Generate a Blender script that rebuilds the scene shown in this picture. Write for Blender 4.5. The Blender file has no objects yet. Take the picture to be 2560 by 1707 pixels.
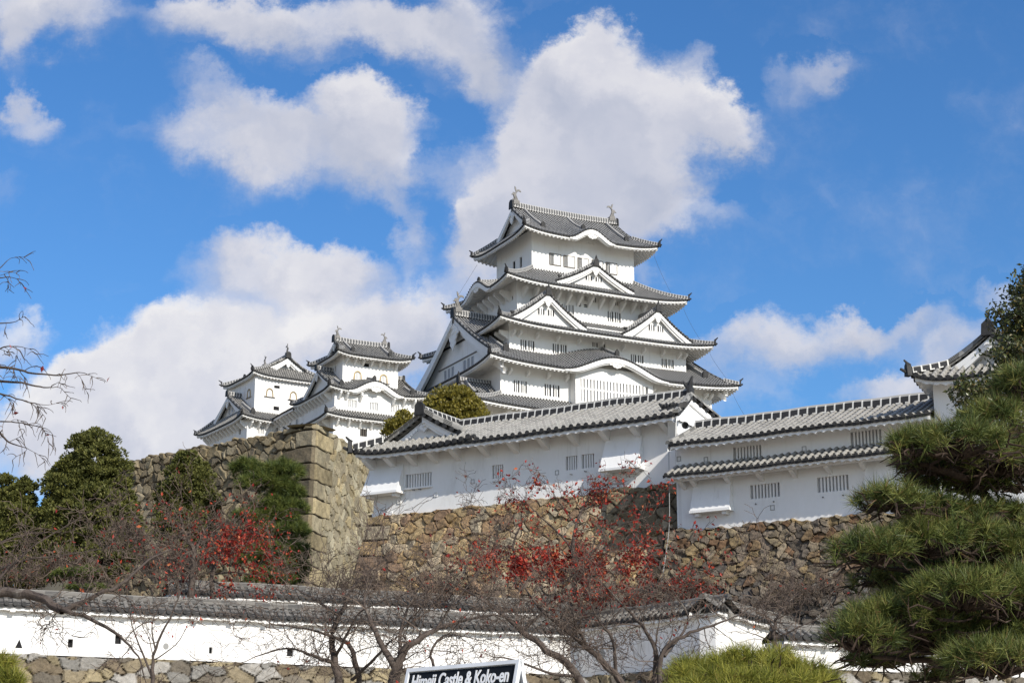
import bpy, math, random
import numpy as np
from mathutils import Vector
R = math.radians
SC = bpy.context.scene
COL = SC.collection

# ------------------------------------------------------------------ camera, light, exposure
CAMZ = 1.6
PITCH = R(15.5)
cam_d = bpy.data.cameras.new('camera')
cam_d.sensor_width = 36.0
cam_d.lens = 36.0 * 4400 / 2560
cam_d.clip_start = 0.1
cam_d.clip_end = 20000
cam = bpy.data.objects.new('camera', cam_d)
cam.location = (0, 0, CAMZ)
cam.rotation_euler = (R(90) + PITCH, 0, 0)
COL.objects.link(cam)
SC.camera = cam

SUN_AZ, SUN_EL = R(142), R(33)          # azimuth clockwise from +Y
S_DIR = Vector((math.sin(SUN_AZ) * math.cos(SUN_EL), math.cos(SUN_AZ) * math.cos(SUN_EL), math.sin(SUN_EL)))
sun_d = bpy.data.lights.new('sun', 'SUN')
sun_d.energy = 5.0
sun_d.angle = R(0.53)
sun_d.color = (1.0, 0.945, 0.855)
sun = bpy.data.objects.new('sun', sun_d)
sun.rotation_euler = (-S_DIR).to_track_quat('-Z', 'Y').to_euler()
COL.objects.link(sun)
SC.view_settings.view_transform = 'Standard'
SC.view_settings.look = 'None'
SC.view_settings.exposure = 0.0
SC.view_settings.gamma = 1.0
SC.cycles.max_bounces = 6
SC.cycles.transparent_max_bounces = 8
SC.cycles.use_denoising = True

_c, _s = math.cos(PITCH), math.sin(PITCH)


def ray(u, v):
    a = (u - 1280) / 4400.0
    b = (853.5 - v) / 4400.0
    return np.array([a, _c - b * _s, _s + b * _c])


def at(u, v, Y):
    """world point that stands at distance Y on the line of sight of survey pixel (u, v)"""
    r = ray(u, v)
    return np.array([0, 0, CAMZ]) + r * (Y / r[1])


# ------------------------------------------------------------------ node helper
class NT:
    def __init__(s, tree):
        s.t = tree
        s.n = tree.nodes
        s.l = tree.links

    def new(s, typ, **kw):
        n = s.n.new(typ)
        for k, v in kw.items():
            setattr(n, k, v)
        return n

    def put(s, sock, v):
        if isinstance(v, bpy.types.NodeSocket):
            s.l.new(v, sock)
        else:
            sock.default_value = v

    def m(s, op, a, b=None, c=None, clamp=False):
        n = s.new('ShaderNodeMath', operation=op, use_clamp=clamp)
        s.put(n.inputs[0], a)
        if b is not None:
            s.put(n.inputs[1], b)
        if c is not None:
            s.put(n.inputs[2], c)
        return n.outputs[0]

    def vm(s, op, a, b=None, out=0):
        n = s.new('ShaderNodeVectorMath', operation=op)
        s.put(n.inputs[0], a)
        if b is not None:
            s.put(n.inputs[1], b)
        return n.outputs[out]

    def noise(s, vec, scale, detail=4, rough=0.55, out='Fac', dist=0.0):
        n = s.new('ShaderNodeTexNoise')
        if vec is not None:
            s.put(n.inputs['Vector'], vec)
        n.inputs['Scale'].default_value = scale
        n.inputs['Detail'].default_value = detail
        n.inputs['Roughness'].default_value = rough
        n.inputs['Distortion'].default_value = dist
        return n.outputs[out]

    def ramp(s, fac, stops):
        n = s.new('ShaderNodeValToRGB')
        s.put(n.inputs[0], fac)
        e = n.color_ramp.elements
        while len(e) < len(stops):
            e.new(0.5)
        for i, (p, c) in enumerate(stops):
            e[i].position = p
            e[i].color = (c[0], c[1], c[2], 1) if len(c) == 3 else c
        return n.outputs[0]

    def mix(s, fac, a, b, mode='MIX'):
        n = s.new('ShaderNodeMix', data_type='RGBA', blend_type=mode)
        s.put(n.inputs[0], fac)
        for sock, v in ((n.inputs[6], a), (n.inputs[7], b)):
            if not isinstance(v, bpy.types.NodeSocket):
                v = (v[0], v[1], v[2], 1)
            s.put(sock, v)
        return n.outputs[2]

    def mapr(s, v, a, b, c=0.0, d=1.0, smooth=True):
        n = s.new('ShaderNodeMapRange', interpolation_type='SMOOTHSTEP' if smooth else 'LINEAR')
        s.put(n.inputs[0], v)
        for i, x in enumerate((a, b, c, d)):
            s.put(n.inputs[i + 1], x)
        return n.outputs[0]


# ------------------------------------------------------------------ sky
world = bpy.data.worlds.new('World')
SC.world = world
world.use_nodes = True
w = NT(world.node_tree)
w.n.clear()
sky = w.new('ShaderNodeTexSky', sky_type='NISHITA')
sky.sun_disc = False
sky.sun_elevation = SUN_EL
sky.sun_rotation = SUN_AZ
sky.altitude = 50
sky.air_density = 1.0
sky.dust_density = 1.1
sky.ozone_density = 2.0
hs = w.new('ShaderNodeHueSaturation')
hs.inputs['Saturation'].default_value = 1.22
hs.inputs['Value'].default_value = 1.0
w.l.new(sky.outputs[0], hs.inputs['Color'])
tint = w.mix(1.0, hs.outputs[0], (0.755, 1.02, 1.26), 'MULTIPLY')
bg = w.new('ShaderNodeBackground')
w.l.new(tint, bg.inputs[0])
bg.inputs[1].default_value = 0.125
tc = w.new('ShaderNodeTexCoord')
sep = w.new('ShaderNodeSeparateXYZ')
w.l.new(tc.outputs['Generated'], sep.inputs[0])
yy = w.m('MAXIMUM', w.m('ABSOLUTE', sep.outputs[1]), 0.05)
cu = w.m('DIVIDE', sep.outputs[0], yy)
cv = w.m('DIVIDE', sep.outputs[2], yy)
comb = w.new('ShaderNodeCombineXYZ')
w.l.new(cu, comb.inputs[0])
w.l.new(cv, comb.inputs[1])
P0 = comb.outputs[0]
warp = w.vm('SCALE', w.vm('SUBTRACT', w.noise(P0, 13.0, 8, 0.65, 'Color'), (0.5, 0.5, 0.5)), None)
warp.node.inputs['Scale'].default_value = 0.085
P1 = w.vm('ADD', P0, warp)
# (px, py, rx, ry, tilt deg, weight) of each cloud bank, turned into sky directions
BANKS = [
    (124, 41, 170, 80, 0, 1), (33, 124, 55, 75, 0, .8), (58, 307, 78, 58, 15, .85), (15, 255, 40, 40, 0, .6), (20, 490, 60, 40, 0, .25),
    (540, 58, 140, 65, 0, .85), (788, 66, 220, 80, 0, .95), (1160, 83, 110, 125, 0, 1), (1185, 190, 60, 75, -20, .8), (990, 80, 120, 60, 0, .7),
    (580, 332, 175, 88, 0, 1.05), (829, 332, 150, 115, 0, .95), (953, 284, 115, 85, 20, .9), (986, 431, 95, 75, 20, .85), (622, 423, 115, 60, 0, .6), (530, 207, 75, 50, 20, .42),  
    (1150, 400, 45, 80, 20, .42), (647, 663, 185, 82, 0, 1), (860, 690, 130, 80, 0, .85), (1005, 580, 42, 88, -30, .7), (470, 770, 110, 40, 0, .3),
    (398, 912, 170, 120, 0, 1.2), (290, 1036, 190, 130, 0, 1.2), (580, 953, 220, 160, 0, 1.1), (829, 829, 240, 85, 0, .85), (1036, 829, 130, 110, 0, .9), (83, 1103, 240, 95, 0, 1.1), (50, 829, 62, 75, 0, .75), (480, 1090, 300, 90, 0, 1.1), (230, 960, 120, 60, 0, .8),
    (1445, 231, 195, 120, -20, 1.05), (1505, 119, 62, 75, 0, .75), (1395, 300, 150, 140, 0, 1.05), (1691, 285, 180, 100, 5, 1.0), (1815, 310, 95, 58, 15, .8), (1515, 407, 220, 140, -15, 1.15), (1350, 466, 160, 150, 0, 1.05), (1580, 500, 130, 90, -20, .8), (1747, 533, 115, 55, 0, .5), (1222, 600, 90, 130, 0, .9), (1712, 150, 45, 55, 0, .42), (1275, 650, 135, 120, 0, .9),
    (2006, 168, 95, 65, -25, .52), (2098, 154, 70, 40, 10, .36), (1866, 866, 115, 68, 0, .72), (2042, 822, 130, 75, 0, .9), (2196, 807, 125, 50, 0, .66), (2322, 793, 80, 35, 0, .36), (2357, 891, 140, 60, -18, .78), (2112, 961, 85, 38, -10, .5), (1901, 982, 70, 45, 0, .36), (2533, 765, 50, 50, 0, .55), (1614, 673, 40, 60, 0, .4), (2250, 960, 120, 45, 0, .55),
]
dens = None
hsum = None
for (px, py, rx, ry, ang, wt) in BANKS:
    r0 = ray(px, py)
    c0 = (r0[0] / r0[1], r0[2] / r0[1])
    rel = w.vm('SUBTRACT', P1, (c0[0], c0[1], 0))
    rot = w.new('ShaderNodeMapping')
    rot.vector_type = 'TEXTURE'
    rot.inputs['Rotation'].default_value = (0, 0, R(-ang))
    rot.inputs['Scale'].default_value = (rx / 4400 * 1.12, ry / 4400 * 1.18, 1)
    w.l.new(rel, rot.inputs['Vector'])
    ln = w.vm('LENGTH', rot.outputs[0], None, 1)
    f = w.m('MULTIPLY', w.mapr(ln, 1.6, 0.1), wt)
    dens = f if dens is None else w.m('ADD', dens, f)
    sy = w.new('ShaderNodeSeparateXYZ')
    w.l.new(rot.outputs[0], sy.inputs[0])
    fy = w.m('MULTIPLY', f, sy.outputs[1])
    hsum = fy if hsum is None else w.m('ADD', hsum, fy)
hrel = w.m('DIVIDE', hsum, w.m('MAXIMUM', dens, 0.02))
dens = w.m('MINIMUM', dens, 1.25)
fb = w.noise(P1, 13.0, 8, 0.56)
fine = w.noise(P0, 60.0, 5, 0.6)
behind = w.m('LESS_THAN', sep.outputs[1], 0.02)
dens = w.m('ADD', w.m('MULTIPLY', dens, w.m('SUBTRACT', 1.0, behind)), w.m('MULTIPLY', behind, w.mapr(w.noise(P0, 2.2, 3), 0.40, 0.60)))  # unseen clouds behind the camera, their cover set for the fill light
raw = w.m('ADD', dens, w.m('MULTIPLY', w.m('SUBTRACT', fb, 0.51), 1.25))
raw = w.m('ADD', raw, w.m('MULTIPLY', w.m('SUBTRACT', fine, 0.5), 0.22))
veil = w.m('MULTIPLY', w.m('MULTIPLY', w.mapr(w.noise(P1, 5.0, 7, 0.62), 0.48, 0.78), w.mapr(dens, 0.0, 0.35)), 0.35)
crest = w.m('MULTIPLY', w.m('MAXIMUM', hrel, 0.0), 0.9)
raw = w.m('ADD', w.m('MULTIPLY', w.m('SUBTRACT', raw, 0.5), w.m('ADD', 1.0, crest)), 0.5)
cover = w.m('MAXIMUM', veil, w.m('MULTIPLY', w.mapr(raw, -0.06, 1.18), 0.95))
# sunlit crests, greyer bellies
soft = w.m('SUBTRACT', w.noise(P1, 13.0, 3, 0.45), w.noise(w.vm('ADD', P1, (0.008, 0.016, 0)), 13.0, 3, 0.45))
lit = w.m('ADD', w.m('MULTIPLY', soft, 1.7), w.m('ADD', w.m('MULTIPLY', hrel, 0.26), 0.52))
lit = w.m('SUBTRACT', lit, w.m('MULTIPLY', w.mapr(raw, 0.8, 1.6), 0.06))
low = w.m('MULTIPLY', w.mapr(sep.outputs[2], 0.315, 0.27), w.mapr(sep.outputs[0], -0.06, -0.13))
lit = w.m('ADD', lit, w.m('MULTIPLY', low, 0.26), clamp=True)
ccol = w.ramp(lit, [(0.12, (0.50, 0.54, 0.66)), (0.42, (0.62, 0.64, 0.735)), (0.70, (0.76, 0.76, 0.82)), (1.0, (0.95, 0.93, 0.925))])
bgc = w.new('ShaderNodeBackground')
w.l.new(ccol, bgc.inputs[0])
bgc.inputs[1].default_value = 0.95
mixs = w.new('ShaderNodeMixShader')
w.l.new(cover, mixs.inputs[0])
w.l.new(bg.outputs[0], mixs.inputs[1])
w.l.new(bgc.outputs[0], mixs.inputs[2])
wo = w.new('ShaderNodeOutputWorld')
w.l.new(mixs.outputs[0], wo.inputs[0])

# ------------------------------------------------------------------ materials
MATS = {}


def mat(name, rough=0.85, spec=0.3):
    m = bpy.data.materials.new(name)
    m.use_nodes = True
    nt = NT(m.node_tree)
    b = nt.n['Principled BSDF']
    b.inputs['Roughness'].default_value = rough
    b.inputs['Specular IOR Level'].default_value = spec
    MATS[name] = m
    return m, nt, b


def attr(nt, name, out='Vector'):
    n = nt.new('ShaderNodeAttribute', attribute_name=name)
    return n.outputs[out]


def objco(nt):
    return nt.new('ShaderNodeTexCoord').outputs['Object']


def bump(nt, b, h, strength=0.4, dist=0.05):
    n = nt.new('ShaderNodeBump')
    n.inputs['Strength'].default_value = strength
    n.inputs['Distance'].default_value = dist
    nt.l.new(h, n.inputs['Height'])
    nt.l.new(n.outputs[0], b.inputs['Normal'])


def plaster(name, c1, c2, c3, s=0.35):
    m, nt, b = mat(name, 0.9, 0.2)
    co = objco(nt)
    st = nt.new('ShaderNodeMapping')
    st.inputs['Scale'].default_value = (1, 1, 0.35)
    nt.l.new(co, st.inputs[0])
    n1 = nt.noise(st.outputs[0], s, 6, 0.6)
    n2 = nt.noise(st.outputs[0], s * 7, 5, 0.65)
    f = nt.m('ADD', nt.m('MULTIPLY', n1, 0.65), nt.m('MULTIPLY', n2, 0.35))
    base = nt.ramp(f, [(0.34, c3), (0.46, c1), (0.62, c2)])
    sk = nt.new('ShaderNodeMapping')
    sk.inputs['Scale'].default_value = (3.2, 3.2, 0.16)
    nt.l.new(co, sk.inputs[0])
    drip = nt.mapr(nt.noise(sk.outputs[0], 1.0, 5, 0.6), 0.56, 0.74)
    patch = nt.mapr(nt.noise(co, 0.22, 3), 0.42, 0.62)
    nt.l.new(nt.mix(nt.m('MULTIPLY', nt.m('MULTIPLY', drip, patch), 0.45), base, (0.44, 0.42, 0.38)), b.inputs['Base Color'])
    bump(nt, b, n2, 0.12, 0.02)


plaster('plaster', (0.80, 0.785, 0.755), (0.83, 0.82, 0.80), (0.72, 0.70, 0.66))
plaster('plaster_near', (0.80, 0.79, 0.77), (0.83, 0.82, 0.805), (0.72, 0.705, 0.68), 1.2)
plaster('plaster_old', (0.80, 0.78, 0.75), (0.83, 0.815, 0.79), (0.60, 0.57, 0.52), 0.9)


def tilemat(name, base, lightc, seam, per, seamw, valley, lap_shade=.14, dk=.35):
    m, nt, b = mat(name, 0.65, 0.25)
    v = attr(nt, 'tile')
    sp = nt.new('ShaderNodeSeparateXYZ')
    nt.l.new(v, sp.inputs[0])
    across = nt.m('ABSOLUTE', nt.m('SUBTRACT', nt.m('FRACT', nt.m('ADD', sp.outputs[0], 0.5)), 0.5))
    rib = nt.m('LESS_THAN', across, 0.275)
    row = nt.m('FRACT', nt.m('DIVIDE', sp.outputs[1], per))
    sm = nt.m('MULTIPLY', nt.m('LESS_THAN', row, seamw), rib)
    fl = nt.new('ShaderNodeCombineXYZ')
    nt.l.new(nt.m('FLOOR', nt.m('ADD', sp.outputs[0], 0.5)), fl.inputs[0])
    nt.l.new(nt.m('FLOOR', nt.m('DIVIDE', sp.outputs[1], per)), fl.inputs[1])
    wn = nt.new('ShaderNodeTexWhiteNoise', noise_dimensions='2D')
    nt.l.new(fl.outputs[0], wn.inputs['Vector'])
    patch = nt.noise(objco(nt), 0.8, 5, 0.65)
    f = nt.m('ADD', nt.m('MULTIPLY', wn.outputs[0], 0.55), nt.m('MULTIPLY', patch, 0.45))
    col = nt.ramp(f, [(0.2, base), (0.75, lightc)])
    edge = nt.m('LESS_THAN', row, lap_shade)  # valley dashes: shadow under each tile overlap painted into the colour
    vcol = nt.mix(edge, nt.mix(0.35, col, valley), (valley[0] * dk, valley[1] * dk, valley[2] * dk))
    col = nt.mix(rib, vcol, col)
    col = nt.mix(nt.m('MULTIPLY', sm, 0.85), col, seam)
    nt.l.new(col, b.inputs['Base Color'])


tilemat('roof_tile', (0.075, 0.073, 0.072), (0.165, 0.16, 0.153), (0.52, 0.505, 0.475), 0.42, 0.34, (0.035, 0.034, 0.034))
tilemat('roof_tile_old', (0.075, 0.072, 0.068), (0.175, 0.165, 0.15), (0.46, 0.44, 0.395), 0.42, 0.33, (0.045, 0.045, 0.045))
tilemat('roof_tile_near', (0.20, 0.192, 0.175), (0.30, 0.286, 0.258), (0.42, 0.40, 0.365), 0.27, 0.16, (0.23, 0.22, 0.195), .5, .08)
tilemat('roof_tile_wall', (0.075, 0.068, 0.06), (0.18, 0.165, 0.145), (0.24, 0.225, 0.20), 0.24, 0.15, (0.08, 0.08, 0.08), .3, .3)

m, nt, b = mat('dark_tile', 0.65, 0.2)
nt.l.new(nt.ramp(nt.noise(objco(nt), 3.0, 5, 0.7), [(0.3, (0.018, 0.018, 0.019)), (0.7, (0.06, 0.058, 0.056))]), b.inputs['Base Color'])
m, nt, b = mat('fish_bronze', 0.6, 0.4)
nt.l.new(nt.ramp(nt.noise(objco(nt), 2.5, 5, 0.7), [(0.3, (0.10, 0.095, 0.088)), (0.7, (0.27, 0.25, 0.23))]), b.inputs['Base Color'])


def ridgemat(name, per, dark, white, wid):
    m, nt, b = mat(name, 0.75, 0.12)
    sp = nt.new('ShaderNodeSeparateXYZ')
    nt.l.new(attr(nt, 'tile'), sp.inputs[0])
    fx = nt.m('LESS_THAN', nt.m('FRACT', nt.m('DIVIDE', sp.outputs[0], per)), wid)
    top = nt.m('GREATER_THAN', sp.outputs[1], 0.86)
    bot = nt.m('MULTIPLY', nt.m('LESS_THAN', nt.m('ABSOLUTE', nt.m('SUBTRACT', sp.outputs[1], 0.1)), 0.09), nt.m('LESS_THAN', nt.m('FRACT', nt.m('DIVIDE', nt.m('ADD', sp.outputs[0], per * .35), per)), 0.42))
    n = nt.noise(objco(nt), 4.0, 4)
    whi = nt.m('MAXIMUM', nt.m('MAXIMUM', fx, nt.m('MULTIPLY', top, 0.55)), bot)
    dk = nt.mix(n, dark, (dark[0] * 2.2, dark[1] * 2.2, dark[2] * 2.1))
    nt.l.new(nt.mix(nt.m('MULTIPLY', whi, 0.9), dk, white), b.inputs['Base Color'])


ridgemat('ridge_tile', 0.34, (0.07, 0.07, 0.073), (0.52, 0.50, 0.47), 0.27)
ridgemat('ridge_tile_near', 0.33, (0.022, 0.022, 0.024), (0.68, 0.66, 0.61), 0.17)


def flat(name, c, rough=0.8, spec=0.3):
    m, nt, b = mat(name, rough, spec)
    n = nt.noise(objco(nt), 3.0, 4)
    nt.l.new(nt.ramp(n, [(0.3, [x * .85 for x in c]), (0.7, [min(1, x * 1.12) for x in c])]), b.inputs['Base Color'])


flat('dark_room', (0.012, 0.012, 0.013))
flat('shutter_grey', (0.36, 0.365, 0.37))
flat('window_shade_grey', (0.50, 0.50, 0.505))  # plaster behind the window bars, with its recess shade in the grey
flat('gold_trim', (0.40, 0.29, 0.13), 0.5)
flat('black_lacquer', (0.02, 0.02, 0.02), 0.4)
flat('window_frame', (0.16, 0.14, 0.12))
flat('cable', (0.06, 0.06, 0.065))
flat('pipe_grey', (0.30, 0.295, 0.28), 0.5)
flat('sign_white', (0.74, 0.75, 0.76), 0.45, 0.5)
flat('sign_black', (0.010, 0.012, 0.016), 0.6, 0.1)
flat('sign_letter', (0.82, 0.82, 0.82), 0.5)
flat('soil', (0.10, 0.08, 0.055))
flat('hill_soil', (0.16, 0.135, 0.09))


def stonemat(name, gap):
    m, nt, b = mat(name, 0.92, 0.2)
    co = objco(nt)
    c = attr(nt, 'col', 'Color')
    n1 = nt.noise(co, 2.2, 6, 0.7)
    n2 = nt.noise(co, 11.0, 6, 0.75)
    v = nt.m('ADD', nt.m('MULTIPLY', n1, 0.7), nt.m('MULTIPLY', n2, 0.9))
    col = nt.mix(1.0, c, nt.ramp(nt.m('MULTIPLY', v, 0.62), [(0.28, (0.34, 0.33, 0.32)), (0.5, (0.92, 0.90, 0.87)), (0.72, (1.45, 1.4, 1.32))]), 'MULTIPLY')
    lich = nt.mapr(nt.noise(co, 4.5, 8, 0.8), 0.60, 0.70)
    col = nt.mix(nt.m('MULTIPLY', lich, 0.3), col, (0.36, 0.345, 0.30))
    nt.l.new(col, b.inputs['Base Color'])
    bump(nt, b, n2, 0.8, 0.07)


stonemat('wall_stone', None)


def leafmat(name, stops, rough=0.5, spec=0.35, trans=0.25):
    m, nt, b = mat(name, rough, spec)
    v = attr(nt, 'var', 'Fac')
    col = nt.ramp(v, stops)
    nt.l.new(col, b.inputs['Base Color'])
    if trans:
        tr = nt.new('ShaderNodeBsdfTranslucent')
        nt.l.new(col, tr.inputs[0])
        mx = nt.new('ShaderNodeMixShader')
        mx.inputs[0].default_value = trans
        nt.l.new(b.outputs[0], mx.inputs[1])
        nt.l.new(tr.outputs[0], mx.inputs[2])
        nt.l.new(mx.outputs[0], nt.n['Material Output'].inputs[0])


leafmat('evergreen_leaf', [(0.0, (0.045, 0.053, 0.015)), (0.5, (0.115, 0.12, 0.031)), (0.85, (0.175, 0.168, 0.045)), (1.0, (0.25, 0.22, 0.065))], 0.55, 0.22, 0.2)
leafmat('olive_leaf', [(0.0, (0.09, 0.08, 0.014)), (0.5, (0.21, 0.18, 0.03)), (1.0, (0.36, 0.28, 0.05))], 0.45, 0.4, 0.25)
leafmat('broad_leaf', [(0.0, (0.025, 0.034, 0.010)), (0.5, (0.065, 0.078, 0.022)), (0.85, (0.10, 0.11, 0.03)), (1.0, (0.20, 0.14, 0.04))], 0.38, 0.5, 0.2)
leafmat('pine_needle', [(0.0, (0.020, 0.034, 0.010)), (0.45, (0.070, 0.098, 0.024)), (0.9, (0.22, 0.235, 0.06)), (0.96, (0.20, 0.12, 0.05)), (1.0, (0.22, 0.12, 0.06))], 0.5, 0.25, 0.1)
leafmat('bush_needle', [(0.0, (0.07, 0.085, 0.015)), (0.5, (0.21, 0.22, 0.035)), (0.92, (0.38, 0.35, 0.065)), (1.0, (0.26, 0.16, 0.06))], 0.5, 0.25, 0.25)
leafmat('far_needle', [(0.0, (0.030, 0.05, 0.013)), (0.5, (0.085, 0.115, 0.026)), (1.0, (0.18, 0.195, 0.045))], 0.5, 0.3, 0.15)
leafmat('red_leaf', [(0.0, (0.14, 0.013, 0.011)), (0.5, (0.32, 0.030, 0.021)), (0.85, (0.46, 0.065, 0.03)), (1.0, (0.50, 0.17, 0.065))], 0.5, 0.3, 0.3)
leafmat('twig_brown', [(0.0, (0.062, 0.046, 0.036)), (1.0, (0.145, 0.108, 0.085))], 0.8, 0.2, 0)


def barkmat(name, c1, c2, c3):
    m, nt, b = mat(name, 0.9, 0.2)
    co = objco(nt)
    n = nt.noise(co, 9, 6, 0.7)
    lic = nt.mapr(nt.noise(co, 5.0, 6, 0.75), 0.56, 0.68)
    col = nt.mix(nt.m('MULTIPLY', lic, 0.6), nt.ramp(n, [(0.3, c1), (0.7, c2)]), c3)
    nt.l.new(col, b.inputs['Base Color'])
    bump(nt, b, n, 0.6, 0.03)


barkmat('cherry_bark', (0.045, 0.034, 0.029), (0.12, 0.095, 0.08), (0.25, 0.22, 0.185))
barkmat('pine_bark', (0.025, 0.017, 0.013), (0.075, 0.05, 0.036), (0.11, 0.085, 0.065))
m, nt, b = mat('ground_soil', 0.95, 0.2)
nt.l.new(nt.ramp(nt.noise(objco(nt), 0.6, 8, 0.7), [(0.3, (0.30, 0.26, 0.20)), (0.55, (0.38, 0.335, 0.26)), (0.75, (0.26, 0.225, 0.17))]), b.inputs['Base Color'])


# ------------------------------------------------------------------ mesh builder
class MB:
    def __init__(s):
        s.V = []
        s.A = []
        s.F = []
        s.n = 0

    def add(s, V, F, mi=0, A=None):
        V = np.asarray(V, float).reshape(-1, 3)
        if A is None:
            A = np.zeros((len(V), 3))
        s.V.append(V)
        s.A.append(np.asarray(A, float).reshape(-1, 3))
        if not isinstance(F, list):
            F = [F]
        for f in F:
            f = np.asarray(f, int)
            if f.size:
                s.F.append((f + s.n, mi))
        s.n += len(V)

    def grid(s, P, A=None, mi=0, flip=False):
        P = np.asarray(P, float)
        n, k = P.shape[:2]
        i = np.arange(n * k).reshape(n, k)
        q = np.stack([i[:-1, :-1], i[1:, :-1], i[1:, 1:], i[:-1, 1:]], -1).reshape(-1, 4)
        if flip:
            q = q[:, ::-1]
        s.add(P.reshape(-1, 3), q, mi, None if A is None else np.asarray(A).reshape(-1, 3))

    def poly(s, pts, mi=0):
        s.add(pts, np.arange(len(pts))[None, :], mi)

    def box(s, a, b, mi=0):
        x0, y0, z0 = a
        x1, y1, z1 = b
        V = [(x0, y0, z0), (x1, y0, z0), (x1, y1, z0), (x0, y1, z0), (x0, y0, z1), (x1, y0, z1), (x1, y1, z1), (x0, y1, z1)]
        s.hexa(V, mi)

    def hexa(s, V, mi=0):
        s.add(V, np.array([[0, 3, 2, 1], [4, 5, 6, 7], [0, 1, 5, 4], [1, 2, 6, 5], [2, 3, 7, 6], [3, 0, 4, 7]]), mi)

    def prism(s, poly, d, mi=0):
        """poly: list of 3d points; extruded by the vector d"""
        n = len(poly)
        V = [tuple(p) for p in poly] + [tuple(np.array(p) + np.array(d)) for p in poly]
        F = [np.array([list(range(n))[::-1]]), np.array([[n + i for i in range(n)]]), np.array([[i, (i + 1) % n, n + (i + 1) % n, n + i] for i in range(n)])]
        s.add(V, F, mi)

    def sweep(s, pts, w, h, mi=0, top=0.7, z0=0.0, sub=1):
        """ridge-like bar along pts: width w, height h, narrower on top; attribute x = length, y = height"""
        P = np.asarray(pts, float)
        d = np.gradient(P, axis=0)
        side = np.stack([d[:, 1], -d[:, 0], np.zeros(len(P))], -1)
        side /= np.maximum(np.linalg.norm(side, axis=1, keepdims=True), 1e-9)
        L = np.concatenate([[0], np.cumsum(np.linalg.norm(np.diff(P, axis=0), axis=1))])
        up = np.array([0, 0, 1.0])
        prof = [(-.5, 0), (-.5 * top, .8), (-.22, 1), (.22, 1), (.5 * top, .8), (.5, 0)]
        G = np.stack([P + side * (a * w) + up * (z0 + bb * h) for a, bb in prof], 1)
        A = np.stack([np.stack([L, np.full_like(L, bb), np.zeros_like(L)], -1) for a, bb in prof], 1)
        s.grid(G, A, mi)
        for k, fl in ((0, 1), (len(P) - 1, 0)):
            q = G[k][::-1] if fl else G[k]
            s.add(q, np.arange(6)[None, :], mi, A[k])

    def tube(s, pts, rad, n=6, mi=0):
        P = np.asarray(pts, float)
        rad = np.broadcast_to(np.asarray(rad, float), (len(P),))
        d = np.gradient(P, axis=0)
        d /= np.maximum(np.linalg.norm(d, axis=1, keepdims=True), 1e-9)
        ref = np.array([0.13, 0.21, 0.97])
        a = np.cross(d, ref)
        a /= np.maximum(np.linalg.norm(a, axis=1, keepdims=True), 1e-9)
        bb = np.cross(d, a)
        th = np.linspace(0, 2 * np.pi, n + 1)
        G = P[:, None, :] + rad[:, None, None] * (np.cos(th)[None, :, None] * a[:, None, :] + np.sin(th)[None, :, None] * bb[:, None, :])
        s.grid(G, None, mi)

    def discs(s, C, nrm, r, mi=0, n=8, depth=0.04):
        """round tile ends: short capped cylinders at C facing nrm"""
        C = np.asarray(C, float).reshape(-1, 3)
        if not len(C):
            return
        nrm = np.asarray(nrm, float)
        nrm = nrm / np.linalg.norm(nrm)
        a = np.cross(nrm, (0, 0, 1.0))
        a /= np.linalg.norm(a)
        bb = np.cross(a, nrm)
        th = np.linspace(0, 2 * np.pi, n, endpoint=False)
        ring = r * (np.cos(th)[:, None] * a + np.sin(th)[:, None] * bb)
        V = np.concatenate([C[:, None, :] + ring[None] + nrm * depth, C[:, None, :] + ring[None] - nrm * depth], 1)
        b0 = (np.arange(len(C)) * 2 * n)[:, None]
        cap = b0 + np.arange(n)[None, :]
        sides = np.concatenate([np.stack([b0[:, 0] + i, b0[:, 0] + n + i, b0[:, 0] + n + (i + 1) % n, b0[:, 0] + (i + 1) % n], -1) for i in range(n)])
        s.add(V.reshape(-1, 3), [cap, sides], mi)

    def build(s, name, mats, parent=None, smooth=False, var=None, col=None):
        V = np.concatenate(s.V) if s.V else np.zeros((0, 3))
        A = np.concatenate(s.A) if s.A else np.zeros((0, 3))
        me = bpy.data.meshes.new(name)
        me.vertices.add(len(V))
        me.vertices.foreach_set('co', V.ravel())
        li, ls, mi = [], [], []
        p = 0
        for f, k in s.F:
            li.append(f.ravel())
            ls.append(p + np.arange(len(f)) * f.shape[1])
            mi.append(np.full(len(f), k))
            p += f.size
        me.loops.add(p)
        me.loops.foreach_set('vertex_index', np.concatenate(li).astype(np.int32))
        ls = np.concatenate(ls).astype(np.int32)
        me.polygons.add(len(ls))
        me.polygons.foreach_set('loop_start', ls)
        me.polygons.foreach_set('material_index', np.concatenate(mi).astype(np.int32))
        me.polygons.foreach_set('use_smooth', np.full(len(ls), bool(smooth)))
        for k in ([mats] if isinstance(mats, str) else mats):
            me.materials.append(MATS[k])
        at_ = me.attributes.new('tile', 'FLOAT_VECTOR', 'POINT')
        at_.data.foreach_set('vector', A.astype(np.float32).ravel())
        if var is not None:
            at_ = me.attributes.new('var', 'FLOAT', 'POINT')
            at_.data.foreach_set('value', np.asarray(var, np.float32))
        if col is not None:
            at_ = me.attributes.new('col', 'FLOAT_COLOR', 'POINT')
            at_.data.foreach_set('color', np.asarray(col, np.float32).ravel())
        me.update(calc_edges=True)
        me.validate()
        o = bpy.data.objects.new(name, me)
        COL.objects.link(o)
        if parent is not None:
            o.parent = parent
        return o


def tag(o, label=None, cat=None, group=None, kind=None):
    if label:
        o['label'] = label
    if cat:
        o['category'] = cat
    if group:
        o['group'] = group
    if kind:
        o['kind'] = kind
    return o


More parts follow.
